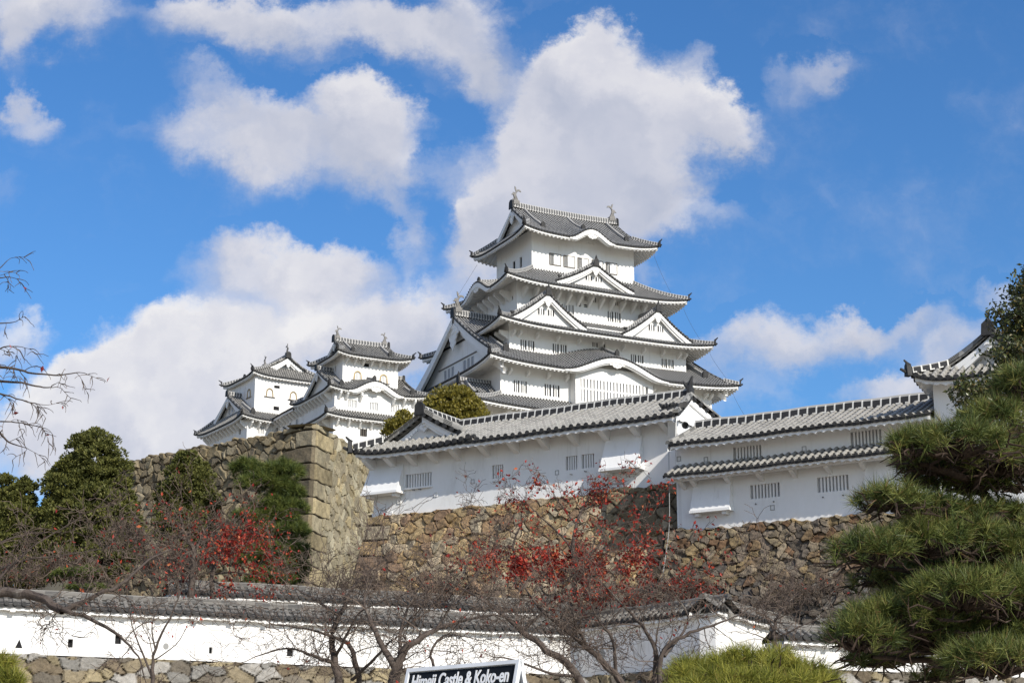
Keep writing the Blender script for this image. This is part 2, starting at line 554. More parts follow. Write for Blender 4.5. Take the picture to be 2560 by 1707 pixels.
def thing(name, loc, rotz, label, cat, group=None):
    o = bpy.data.objects.new(name, None)
    COL.objects.link(o)
    o.location = loc
    o.rotation_euler = (0, 0, R(rotz))
    o.empty_display_size = 1
    return tag(o, label, cat, group)


RNG = np.random.default_rng(7)


# ------------------------------------------------------------------ Japanese tiled roofs
def sidexy(side, u, off):
    """side-local (u along the eave, off outwards) to building-local x, y"""
    u, off = np.broadcast_arrays(np.asarray(u, float), np.asarray(off, float))
    return {'S': (u, -off), 'E': (off, u), 'N': (-u, off), 'W': (-off, -u)}[side]


SNORM = {'S': (0, -1, 0), 'E': (1, 0, 0), 'N': (0, 1, 0), 'W': (-1, 0, 0)}


def sp3(side, u, off, z):
    x, y = sidexy(side, u, off)
    x, y, z = np.broadcast_arrays(x, y, np.asarray(z, float))
    return np.stack([x, y, z], -1)


class Roof:
    def __init__(s, kind, ex, ey, zt, ze, k=.25, c=.5, ix=0, iy=0, G=0, tg=0, kara=(), pitch=.36, recess=.5):
        s.__dict__.update(locals())

    def L0(s, side):
        if s.kind == 'skirt':
            return s.ix if side in 'SN' else s.iy
        return s.G if side in 'SN' else s.ey * s.tg

    def Lh(s, side):
        return s.ex if side in 'SN' else s.ey

    def hl(s, side, t):
        if s.kind == 'skirt':
            return s.L0(side) + (s.Lh(side) - s.L0(side)) * t
        if side in 'SN':
            return s.G + (s.ex - s.G) * np.maximum(0, (t - s.tg) / (1 - s.tg))
        return s.ey * t

    def off(s, side, t):
        if s.kind == 'skirt':
            a, b_ = (s.iy, s.ey) if side in 'SN' else (s.ix, s.ex)
            return a + (b_ - a) * t
        if side in 'SN':
            return s.ey * t
        return s.G + (s.ex - s.G) * (t - s.tg) / (1 - s.tg)

    def tof(s, side, off):
        if s.kind == 'skirt':
            a, b_ = (s.iy, s.ey) if side in 'SN' else (s.ix, s.ex)
            return (off - a) / (b_ - a)
        if side in 'SN':
            return off / s.ey
        return s.tg + (1 - s.tg) * (off - s.G) / (s.ex - s.G)

    def z(s, side, u, t):
        u, t = np.broadcast_arrays(np.asarray(u, float), np.asarray(t, float))
        if s.kind == 'iri' and side in 'WE':
            t = np.maximum(t, s.tg)
        g = t + s.k * t * (1 - t)
        q = np.clip(np.abs(u) / np.maximum(s.hl(side, t), 1e-6), 0, 1.05)
        z = s.zt + (s.ze - s.zt) * g + s.c * t ** 2 * q ** 4.5
        for (sd, u0, w_, h, m_) in s.kara:
            if sd == side:
                x = np.clip(np.abs((u - u0) / w_), 0, 1)
                z = z + h * ((np.cos(np.pi * x) + 1) / 2) ** .85 * np.clip(t, 0, 1.2) ** m_
        return z

    def t0(s, side, u):
        a = np.abs(u)
        L0, Lh = s.L0(side), s.Lh(side)
        if s.kind == 'skirt':
            return np.clip((a - L0) / (Lh - L0), 0, 1)
        if side in 'SN':
            return np.where(a <= s.G + 1e-6, 0.0, np.clip(s.tg + (1 - s.tg) * (a - s.G) / (s.ex - s.G), 0, 1))
        d = (s.recess + .1) / (s.ex - s.G) * (1 - s.tg)
        return np.clip(np.maximum(s.tg - d, a / s.ey), 0, 1)

    def P(s, side, u, t, dz=0.0):
        return sp3(side, u, s.off(side, t), s.z(side, u, t) + dz)

    def slope(s, side):
        run = (s.ey - s.iy) if side in 'SN' else (s.ex - s.ix)
        if s.kind == 'iri':
            run = s.ey
        return math.hypot(run, s.zt - s.ze)

    def cols(s, side, off0=0.0):
        Lh = s.Lh(side)
        n = max(2, int(round(2 * Lh / s.pitch)))
        p = 2 * Lh / n
        cen = -Lh + (np.arange(n) + .5) * p
        prof = [(-.5, 0), (-.27, .03), (-.2, .75), (0, 1), (.2, .75), (.27, .03)]
        u = np.concatenate([[c + a * p for a, _ in prof] for c in cen] + [[Lh]])
        h = np.concatenate([[bb for _, bb in prof] for c in cen] + [[0.0]])
        return cen, p, u, h

    def tiles(s, mb, nt_=9):
        for side in 'SENW':
            cen, p, u, h = s.cols(side)
            T0 = s.t0(side, u)
            j = np.linspace(0, 1, nt_ + 1)
            T = T0[:, None] + (1 - T0[:, None]) * j[None, :]
            U = np.repeat(u[:, None], nt_ + 1, 1)
            Pt = s.P(side, U, T, (h * p * .44)[:, None])
            A = np.stack([(U + s.Lh(side)) / p + .5, T * s.slope(side), np.zeros_like(U)], -1)
            mb.grid(Pt, A, 0)
            # round tile ends and the lip of the pan tiles
            ok = s.t0(side, cen) < .985
            C = s.P(side, cen[ok], np.ones(ok.sum()), p * .06)
            mb.discs(C, SNORM[side], p * .34, 1, 8, .06)
            top = s.P(side, u, np.ones_like(u), 0.01)
            nrm = np.array(SNORM[side]) * 0.02
            bot = top - np.array([0, 0, p * .34]) + nrm * 0
            mb.grid(np.stack([top + nrm * 0, bot], 1), None, 1)

    def eave(s, mb, wx, wy, fh=.2, th=.3, teeth=.5, raf=.5, rafd=.14, scal=0.0, inset=.07):
        """white plastered boards, rafter ends and soffit down to the walls (half sizes wx, wy)"""
        for side in 'SENW':
            Lh = s.Lh(side)
            run = s.off(side, 1.0) - (wy if side in 'SN' else wx)
            tw = float(s.tof(side, (wy if side in 'SN' else wx) - .05))
            tb = 1 - inset / max(run, .1) * (1 - tw)
            n = max(20, int(2 * Lh / (.09 if scal else .3)))
            u = np.linspace(-Lh + inset, Lh - inset, n)
            lip = s.pitch * .33
            zt = s.P(side, u, np.full_like(u, 1.0), -lip * .75)
            out = np.array(SNORM[side])
            zt = zt - out * inset
            bot = zt - np.array([0, 0, fh])
            if scal:
                bot[:, 2] += scal * np.abs(np.sin(np.pi * u / (s.pitch * 1.25)))
            back = bot - out * .10
            mb.grid(np.stack([zt, bot, back, back + np.array([0, 0, fh * .6])], 1), None, 0)
            # second board further in
            if teeth:
                uu = np.arange(-Lh + .45, Lh - .4, teeth)
                for a in uu:
                    c_ = s.P(side, a, 1.0, -lip * .75 - fh * .82)
                    c_ = c_ - out * .26
                    ax = np.array([abs(out[1]), abs(out[0]), 0])
                    lo = c_ - ax * teeth * .24 - np.abs(out) * .1 - np.array([0, 0, .13 * teeth / .5])
                    hi = c_ + ax * teeth * .24 + np.abs(out) * .1
                    mb.box(lo, hi)
            # soffit with plastered rafters
            n = max(2, int(2 * Lh / raf))
            p = 2 * Lh / n
            prof = [(-.5, 0), (-.25, 0), (-.2, 1), (.2, 1), (.25, 0)]
            us = np.concatenate([[-Lh + (i + .5 + a) * p for a, _ in prof] for i in range(n)] + [[Lh]])
            hh = np.concatenate([[bb for _, bb in prof] for i in range(n)] + [[0]])
            T0 = np.maximum(np.minimum(s.t0(side, us), tb), tw)
            j = np.linspace(0, 1, 7)
            T = T0[:, None] + (tb - T0[:, None]) * j
            U = np.repeat(us[:, None], 7, 1)
            mb.grid(s.P(side, U, T, -(th + lip * .75) - hh[:, None] * rafd), None, 0, True)

    def hips(s, parent, w_=.42, h=.42, rm='ridge_tile', horn=1.0, which=((-1, 'S'), (1, 'S'), (-1, 'N'), (1, 'N'))):
        for a, side in which:
            mb = MB()
            t = np.linspace(max(s.tg, 0) if s.kind == 'iri' else 0, 1.0, 14)
            u = a * s.hl(side, t)
            P = s.P(side, u, t, .02)
            mb.sweep(P, w_, h, 0)
            tip = P[-1]
            d = P[-1] - P[-3]
            d[2] = 0
            d /= np.linalg.norm(d)
            sd = np.array([d[1], -d[0], 0])
            k = h
            # demon-face tile with an upturned horn
            base = tip + d * .05
            mb.prism([base + sd * .5 * w_ * 1.25 + np.array([0, 0, -.1]), base - sd * .5 * w_ * 1.25 + np.array([0, 0, -.1]), base - sd * .42 * w_ + np.array([0, 0, k * 1.15]), base + np.array([0, 0, k * 1.5]), base + sd * .42 * w_ + np.array([0, 0, k * 1.15])], d * .16, 1)
            mb.tube([base + np.array([0, 0, k * 1.2]), base + d * .18 * horn + np.array([0, 0, k * 1.45]), base + d * .42 * horn + np.array([0, 0, k * 1.95])], [k * .26, k * .22, k * .13], 6, 1)
            mb.tube([tip - d * .2 + np.array([0, 0, -.02]), tip + d * .14, tip + d * .40 + np.array([0, 0, .12])], [k * .3, k * .28, k * .2], 6, 1)
            mb.build('hip_ridge', [rm, 'dark_tile'], parent)

    # -------- gables of a hip-and-gable roof
    def verge(s, a, side):
        t = np.linspace(0, s.tg * 1.06, 22)
        return t, s.P(side, np.full_like(t, a * s.G), t)

    def gables(s, parent, bw=.55, bt=.2, gy=1.0, wallmat='plaster', ends='WE', win=0, nosep=False):
        for end in ends:
            a = -1 if end == 'W' else 1
            wm = MB()
            xw = a * (s.G - s.recess)
            t = np.linspace(0, s.tg * 1.08, 16)
            y = s.ey * t
            zz = s.z('S', np.zeros_like(t) + 1e3, t) * 0 + (s.zt + (s.ze - s.zt) * (t + s.k * t * (1 - t))) - .12
            pts = [(xw, -yy, z_) for yy, z_ in zip(y[::-1], zz[::-1])] + [(xw, yy, z_) for yy, z_ in zip(y[1:], zz[1:])]
            wm.poly(pts if a > 0 else pts[::-1])
            g = wm.build('gable_wall', [wallmat], parent)
            for side, sg in (('S', -1), ('N', 1)):
                bm = MB()
                vm = MB()
                tt, P = s.verge(a, side)
                # white barge board under the tiled verge, broadest at the foot
                k = np.linspace(.85, 1.2, len(tt))[:, None]
                o = np.array([a * .06, 0, 0])
                top = P + o - np.array([0, 0, .12])
                bot = top - np.array([0, 0, 1.0]) * bw * k
                bot[0, 2] -= .1
                inn = np.array([-a * bt, 0, 0])
                bm.grid(np.stack([top + inn, bot + inn, bot, top, top + inn], 1), None, 0)
                # inner stepped board
                b2t = bot + inn + np.array([a * bt * .3, 0, .02])
                b2b = b2t - np.array([0, 0, 1.0]) * bw * .55 * k
                bm.grid(np.stack([b2t + inn, b2b + inn, b2b, b2t], 1), None, 0)
                # tiles along the verge
                vo = np.array([a * .10, 0, .06])
                vm.sweep(P + vo, .3, .2, 0)
                L = np.concatenate([[0], np.cumsum(np.linalg.norm(np.diff(P, axis=0), axis=1))])
                nn = int(L[-1] / (s.pitch * 1.05))
                lt = (np.arange(nn) + .6) * L[-1] / nn
                C = np.stack([np.interp(lt, L, P[:, i]) for i in range(3)], -1) + np.array([a * .2, 0, -.02])
                vm.discs(C, (a, 0, 0), s.pitch * .33, 1, 8, .07)
                vm.grid(np.stack([P + np.array([a * .14, 0, .1]), P + np.array([a * .14, 0, -.14])], 1), None, 1)
                bm.build('barge_board', ['plaster'], parent)
                vm.build('verge_tiles', [s.tilem, 'dark_tile'], parent)
            if gy:
                top = s.P('S', a * s.G, 0.0)
                gegyo(parent, top + np.array([a * .12, 0, -bw * 1.1]), (0, 1, 0), (a, 0, 0), gy)

    def ridge(s, parent, w_=.55, h=.75, rm='ridge_tile', up=.25, ext=.15, onigawara=1.0):
        mb = MB()
        x = np.linspace(-s.G - ext, s.G + ext, 40)
        z = s.zt - .1 + up * np.abs(x / (s.G + ext)) ** 3
        mb.sweep(np.stack([x, x * 0, z], -1), w_, h, 0, .75)
        for a in (-1, 1):
            xe = a * (s.G + ext)
            k = onigawara
            poly = [(xe, -w_ * .85 * k, s.zt - .12), (xe, w_ * .85 * k, s.zt - .12), (xe, w_ * .72 * k, s.zt + up + h * .7), (xe, .3 * w_ * k, s.zt + up + h * 1.0), (xe, -.3 * w_ * k, s.zt + up + h * 1.0), (xe, -w_ * .72 * k, s.zt + up + h * .7)]
            mb.prism(poly if a > 0 else poly[::-1], (a * .14, 0, 0), 1)
        mb.build('main_ridge', [rm, 'dark_tile'], parent)

    def falls(s, parent, us, t1=.66, t0=.06, w_=.34, h=.36, rm='ridge_tile', sides='SN'):
        for side in sides:
            for u in us:
                mb = MB()
                t = np.linspace(t0, t1, 12)
                P = s.P(side, np.full_like(t, u), t, .08)
                mb.sweep(P, w_, h, 0)
                e = P[-1]
                o = np.array(SNORM[side])
                ax = np.array([abs(o[1]), abs(o[0]), 0])
                mb.prism([e - ax * w_ * .8 + np.array([0, 0, -.15]), e + ax * w_ * .8 + np.array([0, 0, -.15]), e + ax * w_ * .7 + np.array([0, 0, h * 1.25]), e + np.array([0, 0, h * 1.9]), e - ax * w_ * .7 + np.array([0, 0, h * 1.25])], o * .22, 1)
                mb.build('falling_ridge', [rm, 'dark_tile'], parent)

    def karahafu(s, parent, wall, bd=.52, gy=1.0, relief=True):
        """curved white board, pendant and panel under each undulating gable"""
        for (side, u0, w_, h, m_) in s.kara:
            out = np.array(SNORM[side], float)
            u = np.linspace(u0 - w_ * 1.02, u0 + w_ * 1.02, 50)
            lip = s.pitch * .33
            top = s.P(side, u, np.ones_like(u), -lip * .7) + out * .03
            x = np.clip(1 - np.abs((u - u0) / w_) ** 6, .35, 1)
            bot = top - np.array([0, 0, 1.0]) * (bd * x)[:, None]
            inn = -out * .28
            mb = MB()
            mb.grid(np.stack([top + inn, bot + inn, bot, top], 1))
            # a second, set back moulding
            t2 = bot + inn * .6 + np.array([0, 0, .05])
            b2 = t2 - np.array([0, 0, 1.0]) * (bd * .38 * x)[:, None]
            mb.grid(np.stack([t2 + inn, b2 + inn, b2, t2], 1))
            mb.build('curved_gable_board', ['plaster'], parent)
            pm = MB()
            off = wall[1 if side in 'SN' else 0] + .04
            t = float(s.tof(side, off))
            u = np.linspace(u0 - w_ * .9, u0 + w_ * .9, 30)
            zt = s.z(side, u, np.full_like(u, t)) - .3
            tp = sp3(side, u, np.full_like(u, off), zt)
            bt = tp.copy()
            bt[:, 2] = np.minimum(s.ze - .25, zt)
            pm.grid(np.stack([tp, bt], 1))
            if relief:
                for k in np.linspace(-.5, .5, 7):
                    if abs(k) < .05:
                        continue
                    th = np.linspace(0, 4.6, 18)
                    rr = .08 * w_ * (1 - th / 6)
                    cu_ = u0 + k * w_ + np.sign(k) * rr * np.cos(th)
                    cz_ = s.ze + h * .28 + rr * np.sin(th)
                    pm.tube(sp3(side, cu_, np.full_like(th, off + .00006), cz_), .05 * h, 5)
            pm.build('tympanum', ['plaster'], parent)
            if gy:
                c_ = s.P(side, u0, 1.0, -lip * .7 - bd * 1.0) - out * .12
                ax = np.array([abs(out[1]), abs(out[0]), 0])
                gegyo(parent, c_, ax, out, gy, wide=True)


def gegyo(parent, top, ax, out, s=1.0, wide=False):
    """carved white pendant under a gable peak"""
    ax = np.array(ax, float)
    out = np.array(out, float)
    if wide:
        half = [(0, .05), (1.5, .05), (1.3, -.12), (1.05, -.1), (.9, -.3), (.6, -.26), (.42, -.5), (.2, -.5), (0, -.62)]
    else:
        half = [(0, .1), (.24, -.02), (.52, -.26), (.62, -.5), (.44, -.56), (.40, -.72), (.26, -.80), (.30, -.98), (.14, -1.12), (0, -1.3)]
    prof = half + [(-x, z_) for x, z_ in half[-2:0:-1]]
    mb = MB()
    pts = [top + ax * x * s + np.array([0, 0, z_ * s]) for x, z_ in prof]
    nrm = np.cross(pts[1] - pts[0], pts[3] - pts[0])
    if nrm @ out < 0:
        pts = pts[::-1]
    mb.prism([p_ - out * .06 for p_ in pts], out * .14)
    for q in ((0, -.35, .13), (.3, -.38, .08), (-.3, -.38, .08)) if not wide else ((0, -.2, .12), (.55, -.1, .08), (-.55, -.1, .08)):
        C = top + ax * q[0] * s + np.array([0, 0, q[1] * s]) + out * .1
        mb.discs([C], out, q[2] * s, 0, 8, .05)
    mb.build('gable_pendant', ['plaster'], parent)


def shachi(parent, pos, face, s=1.0, name='fish_ornament'):
    """roof fish: head low on the ridge, body rising, tail fanned; face = +1/-1 along local x (side the head looks to)"""
    mb = MB()
    path = np.array([(-.02, 0), (.0, .18), (.07, .36), (.12, .52), (.06, .70), (-.12, .86)])
    wd = [.20, .17, .15, .14, .10, .055]
    P = np.stack([path[:, 0] * face, path[:, 0] * 0, path[:, 1]], -1) * s
    th = np.linspace(0, 2 * np.pi, 9)
    G = []
    for p_, w_ in zip(P, wd):
        G.append([p_ + np.array([math.cos(q) * w_ * s, math.sin(q) * w_ * .75 * s, 0]) for q in th])
    mb.grid(np.array(G))
    f = face
    y = .035 * s

    def fin(pts):
        mb.prism([(px * f * s, -y, pz * s) for px, pz in pts], (0, 2 * y, 0))
    fin([(-.08, .78), (-.02, .95), (.02, 1.12), (.12, 1.2), (.10, 1.0), (.05, .85)])
    fin([(-.08, .80), (-.24, .86), (-.42, .80), (-.34, .96), (-.15, .98), (-.04, .92)])
    fin([(.10, .42), (.30, .52), (.42, .50), (.28, .64), (.24, .74), (.12, .66)])
    fin([(.10, .12), (.32, .10), (.24, .24), (.12, .30)])
    mb.box((-.28 * s, -.2 * s, -.25 * s), (.2 * s, .2 * s, .06 * s))
    o = mb.build(name, ['fish_bronze'], parent)
    o.location = pos
    return o


def dormer(parent, side, u0, off_f, off_b, hw, za, zf, name='gable_dormer', k=.28, tilem='roof_tile', pitch=.36, bw=.5, win=True, gy=.8, ridge_h=.42, rm='ridge_tile', fins=True, wallback=.6):
    """triangular gable sitting on a roof slope: tiles, barge boards, wall, pendant, windows, ridge"""
    out = np.array(SNORM[side], float)
    ax = np.array(sp3(side, 1.0, 0, 0)) - np.array(sp3(side, 0.0, 0, 0))

    def Z(s_):
        return za + (zf - za) * (s_ + k * s_ * (1 - s_))

    g = MB()
    s_ = np.linspace(0, 1.0, 14)
    of = off_f - wallback
    pts = [sp3(side, u0 - hw * q, of, Z(q) - .1) for q in s_[::-1]] + [sp3(side, u0 + hw * q, of, Z(q) - .1) for q in s_[1:]]
    g.poly(np.array(pts))
    D = g.build(name, ['plaster'], parent)
    # tiles
    tb = MB()
    n = max(2, int(round((off_f - off_b) / pitch)))
    p = (off_f - off_b) / n
    prof = [(-.5, 0), (-.29, .03), (-.2, .75), (0, 1), (.2, .75), (.29, .03)]
    v = np.concatenate([[off_b + (i + .5 + a) * p for a, _ in prof] for i in range(n)] + [[off_f]])
    hh = np.concatenate([[bb for _, bb in prof] for i in range(n)] + [[0]])
    ss = np.linspace(0, 1.04, 10)
    for sg in (-1, 1):
        VV = np.repeat(v[:, None], 10, 1)
        SS = np.repeat(ss[None, :], len(v), 0)
        P = sp3(side, u0 + sg * hw * SS, VV, Z(SS) + hh[:, None] * p * .42)
        A = np.stack([(VV - off_b) / p + .5, SS * math.hypot(hw, za - zf), 0 * VV], -1)
        tb.grid(P, A, 0, flip=(sg > 0))
    so = np.linspace(0, 1.02, 20)
    for sg in (-1, 1):
        P = sp3(side, u0 + sg * hw * so, np.full_like(so, off_f), Z(so))
        L = np.concatenate([[0], np.cumsum(np.linalg.norm(np.diff(P, axis=0), axis=1))])
        nn = int(L[-1] / (pitch * 1.0))
        lt = (np.arange(nn) + .5) * L[-1] / nn
        C = np.stack([np.interp(lt, L, P[:, i]) for i in range(3)], -1) + out * .08 + np.array([0, 0, .0])
        tb.discs(C, out, pitch * .32, 1, 8, .07)
        tb.grid(np.stack([P + out * .03 + np.array([0, 0, .1]), P + out * .03 - np.array([0, 0, .16])], 1), None, 1)
        tb.sweep(P - out * .12 + np.array([0, 0, .05]), .34, .16, 0)
        if fins:
            # long ridge laid along each slope behind the verge, ending in a curled tile
            sq = np.linspace(.10, .86, 14)
            Pf = sp3(side, u0 + sg * hw * sq, np.full_like(sq, off_f - .62), Z(sq) + .06)
            tb.sweep(Pf, .34, .44, 2)
            e = Pf[-1]
            dd = Pf[-1] - Pf[-2]
            dd /= np.linalg.norm(dd)
            tb.tube([e + np.array([0, 0, .25]), e + dd * .2 + np.array([0, 0, .4]), e + dd * .42 + np.array([0, 0, .62])], [.24, .18, .08], 6, 1)
    tb.build('gable_roof', [tilem, 'dark_tile', rm], D)
    for sg in (-1, 1):
        bm = MB()
        P = sp3(side, u0 + sg * hw * so, np.full_like(so, off_f), Z(so))
        kk = np.linspace(.85, 1.15, len(so))[:, None]
        top = P - np.array([0, 0, .14])
        bot = top - np.array([0, 0, 1.0]) * bw * kk
        inn = -out * .2
        bm.grid(np.stack([top + inn, bot + inn, bot, top], 1))
        t2 = bot + inn * .75
        b2 = t2 - np.array([0, 0, 1.0]) * bw * .5 * kk
        bm.grid(np.stack([t2 + inn, b2 + inn, b2, t2], 1))
        bm.build('barge_board', ['plaster'], D)
    r_ = MB()
    vv = np.linspace(off_b, off_f + .05, 10)
    r_.sweep(sp3(side, np.full_like(vv, u0), vv, np.full_like(vv, za + .0)), .42, ridge_h, 0)
    e = sp3(side, u0, off_f + .05, za)
    z_ = np.array([0, 0, 1.0])
    r_.prism([e - ax * .36 - z_ * .3, e + ax * .36 - z_ * .3, e + ax * .32 + z_ * ridge_h * .9, e + ax * .15 + z_ * ridge_h * 1.4, e - ax * .15 + z_ * ridge_h * 1.4, e - ax * .32 + z_ * ridge_h * .9], out * .16, 1)
    r_.tube([e + z_ * ridge_h * 1.2, e + z_ * ridge_h * 1.7 + out * .05, e + z_ * ridge_h * 2.5 + out * .02], [.16, .13, .04], 6, 1)
    r_.build('gable_ridge', [rm, 'dark_tile'], D)
    if gy:
        gegyo(D, sp3(side, u0, off_f - .1, za - bw * 1.15), ax, out, gy)
    if win:
        zc = zf + (za - zf) * .26
        for q in (-1, 1):
            window(D, side, u0 + q * hw * .13 - hw * .085, u0 + q * hw * .13 + hw * .085, zc, zc + (za - zf) * .21, of, bars=2, depth=.0, frame=.05)
    return D


# ------------------------------------------------------------------ walls with openings
def wall_side(mb, side, half, off, z0, z1, holes, depth=.28):
    xs = sorted(set([-half, half] + [h[0] for h in holes] + [h[1] for h in holes]))
    zs = sorted(set([z0, z1] + [h[2] for h in holes] + [h[3] for h in holes]))
    for i in range(len(xs) - 1):
        for j in range(len(zs) - 1):
            xm, zm = (xs[i] + xs[i + 1]) / 2, (zs[j] + zs[j + 1]) / 2
            if any(h[0] < xm < h[1] and h[2] < zm < h[3] for h in holes):
                continue
            mb.add(sp3(side, [xs[i], xs[i + 1], xs[i + 1], xs[i]], off, [zs[j], zs[j], zs[j + 1], zs[j + 1]]), [np.array([[0, 1, 2, 3]])])
    for a, b_, c_, d_ in [h[:4] for h in holes]:
        q = [(a, c_), (b_, c_), (b_, d_), (a, d_)]
        for i in range(4):
            (x0, zz0), (x1, zz1) = q[i], q[(i + 1) % 4]
            mb.add(sp3(side, [x0, x1, x1, x0], [off, off, off - depth, off - depth], [zz0, zz1, zz1, zz0]), [np.array([[0, 1, 2, 3]])])


def walls(parent, hx, hy, z0, z1, holes=None, m_='plaster', depth=.15, name='wall'):
    holes = holes or {}
    mb = MB()
    for side in 'SENW':
        wall_side(mb, side, hx if side in 'SN' else hy, hy if side in 'SN' else hx, z0, z1, holes.get(side, []), depth)
    return mb.build(name, [m_], parent)


def window(parent, side, a, b_, c_, d_, off, bars=3, depth=.14, frame=.0, back='dark_room', barm='plaster', style='bars', fm='plaster', bw=None):
    """a window set in the opening a..b, c..d: back pane, frame and upright bars"""
    mb = MB()
    mb.add(sp3(side, [a, b_, b_, a], off - depth + .012, [c_, c_, d_, d_]), [np.array([[0, 1, 2, 3]])], 1)
    if frame:
        for (x0, x1, z0, z1) in ((a - frame, a, c_ - frame, d_ + frame), (b_, b_ + frame, c_ - frame, d_ + frame), (a, b_, c_ - frame, c_), (a, b_, d_, d_ + frame)):
            p = np.concatenate([sp3(side, [x0, x1], off - .02, [z0, z0]), sp3(side, [x1, x0], off + .06, [z0, z0]), sp3(side, [x0, x1], off - .02, [z1, z1]), sp3(side, [x1, x0], off + .06, [z1, z1])])
            mb.hexa(p, 0)
    w_ = mb.build('window', [fm, back], parent)
    if bars:
        lb = MB()
        wd = bw or (b_ - a) / (2 * bars + 1) * .95
        for i in range(bars):
            x = a + (b_ - a) * (i + 1) / (bars + 1)
            o0 = off - depth + .03 if depth > .1 else off
            o1 = off - max(depth * .3, 0) if depth > .1 else off + .06
            p = np.concatenate([sp3(side, [x - wd / 2, x + wd / 2], o0, [c_, c_]), sp3(side, [x + wd / 2, x - wd / 2], o1, [c_, c_]), sp3(side, [x - wd / 2, x + wd / 2], o0, [d_, d_]), sp3(side, [x + wd / 2, x - wd / 2], o1, [d_, d_])])
            lb.hexa(p, 0)
        lb.build('lattice', [barm], w_)
    return w_


def brackets(parent, side, us, off, ztop, size=.9, w_=.26, drop=1.0):
    """plastered eave struts"""
    for u in us:
        mb = MB()
        pts = [sp3(side, u - w_ / 2, off - .05, ztop - drop), sp3(side, u - w_ / 2, off + .2, ztop - drop * .85), sp3(side, u - w_ / 2, off + size, ztop - .18), sp3(side, u - w_ / 2, off + size, ztop + .15), sp3(side, u - w_ / 2, off - .05, ztop + .15)]
        d = sp3(side, w_, 0, 0) - sp3(side, 0, 0, 0)
        mb.prism(pts, d)
        mb.build('eave_strut', ['plaster'], parent)


def full_roof(parent, r, wx, wy, tilem='roof_tile', rm='ridge_tile', name='roof', eave_kw=None, hip_kw=None, tilerows=9):
    r.tilem = tilem
    mb = MB()
    r.tiles(mb, tilerows)
    o = mb.build(name, [tilem, 'dark_tile'], parent)
    eb = MB()
    r.eave(eb, wx, wy, **(eave_kw or {}))
    eb.build('eave', ['plaster'], o)
    r.hips(o, rm=rm, **(hip_kw or {}))
    if r.kara:
        r.karahafu(o, (wx, wy))
    return o


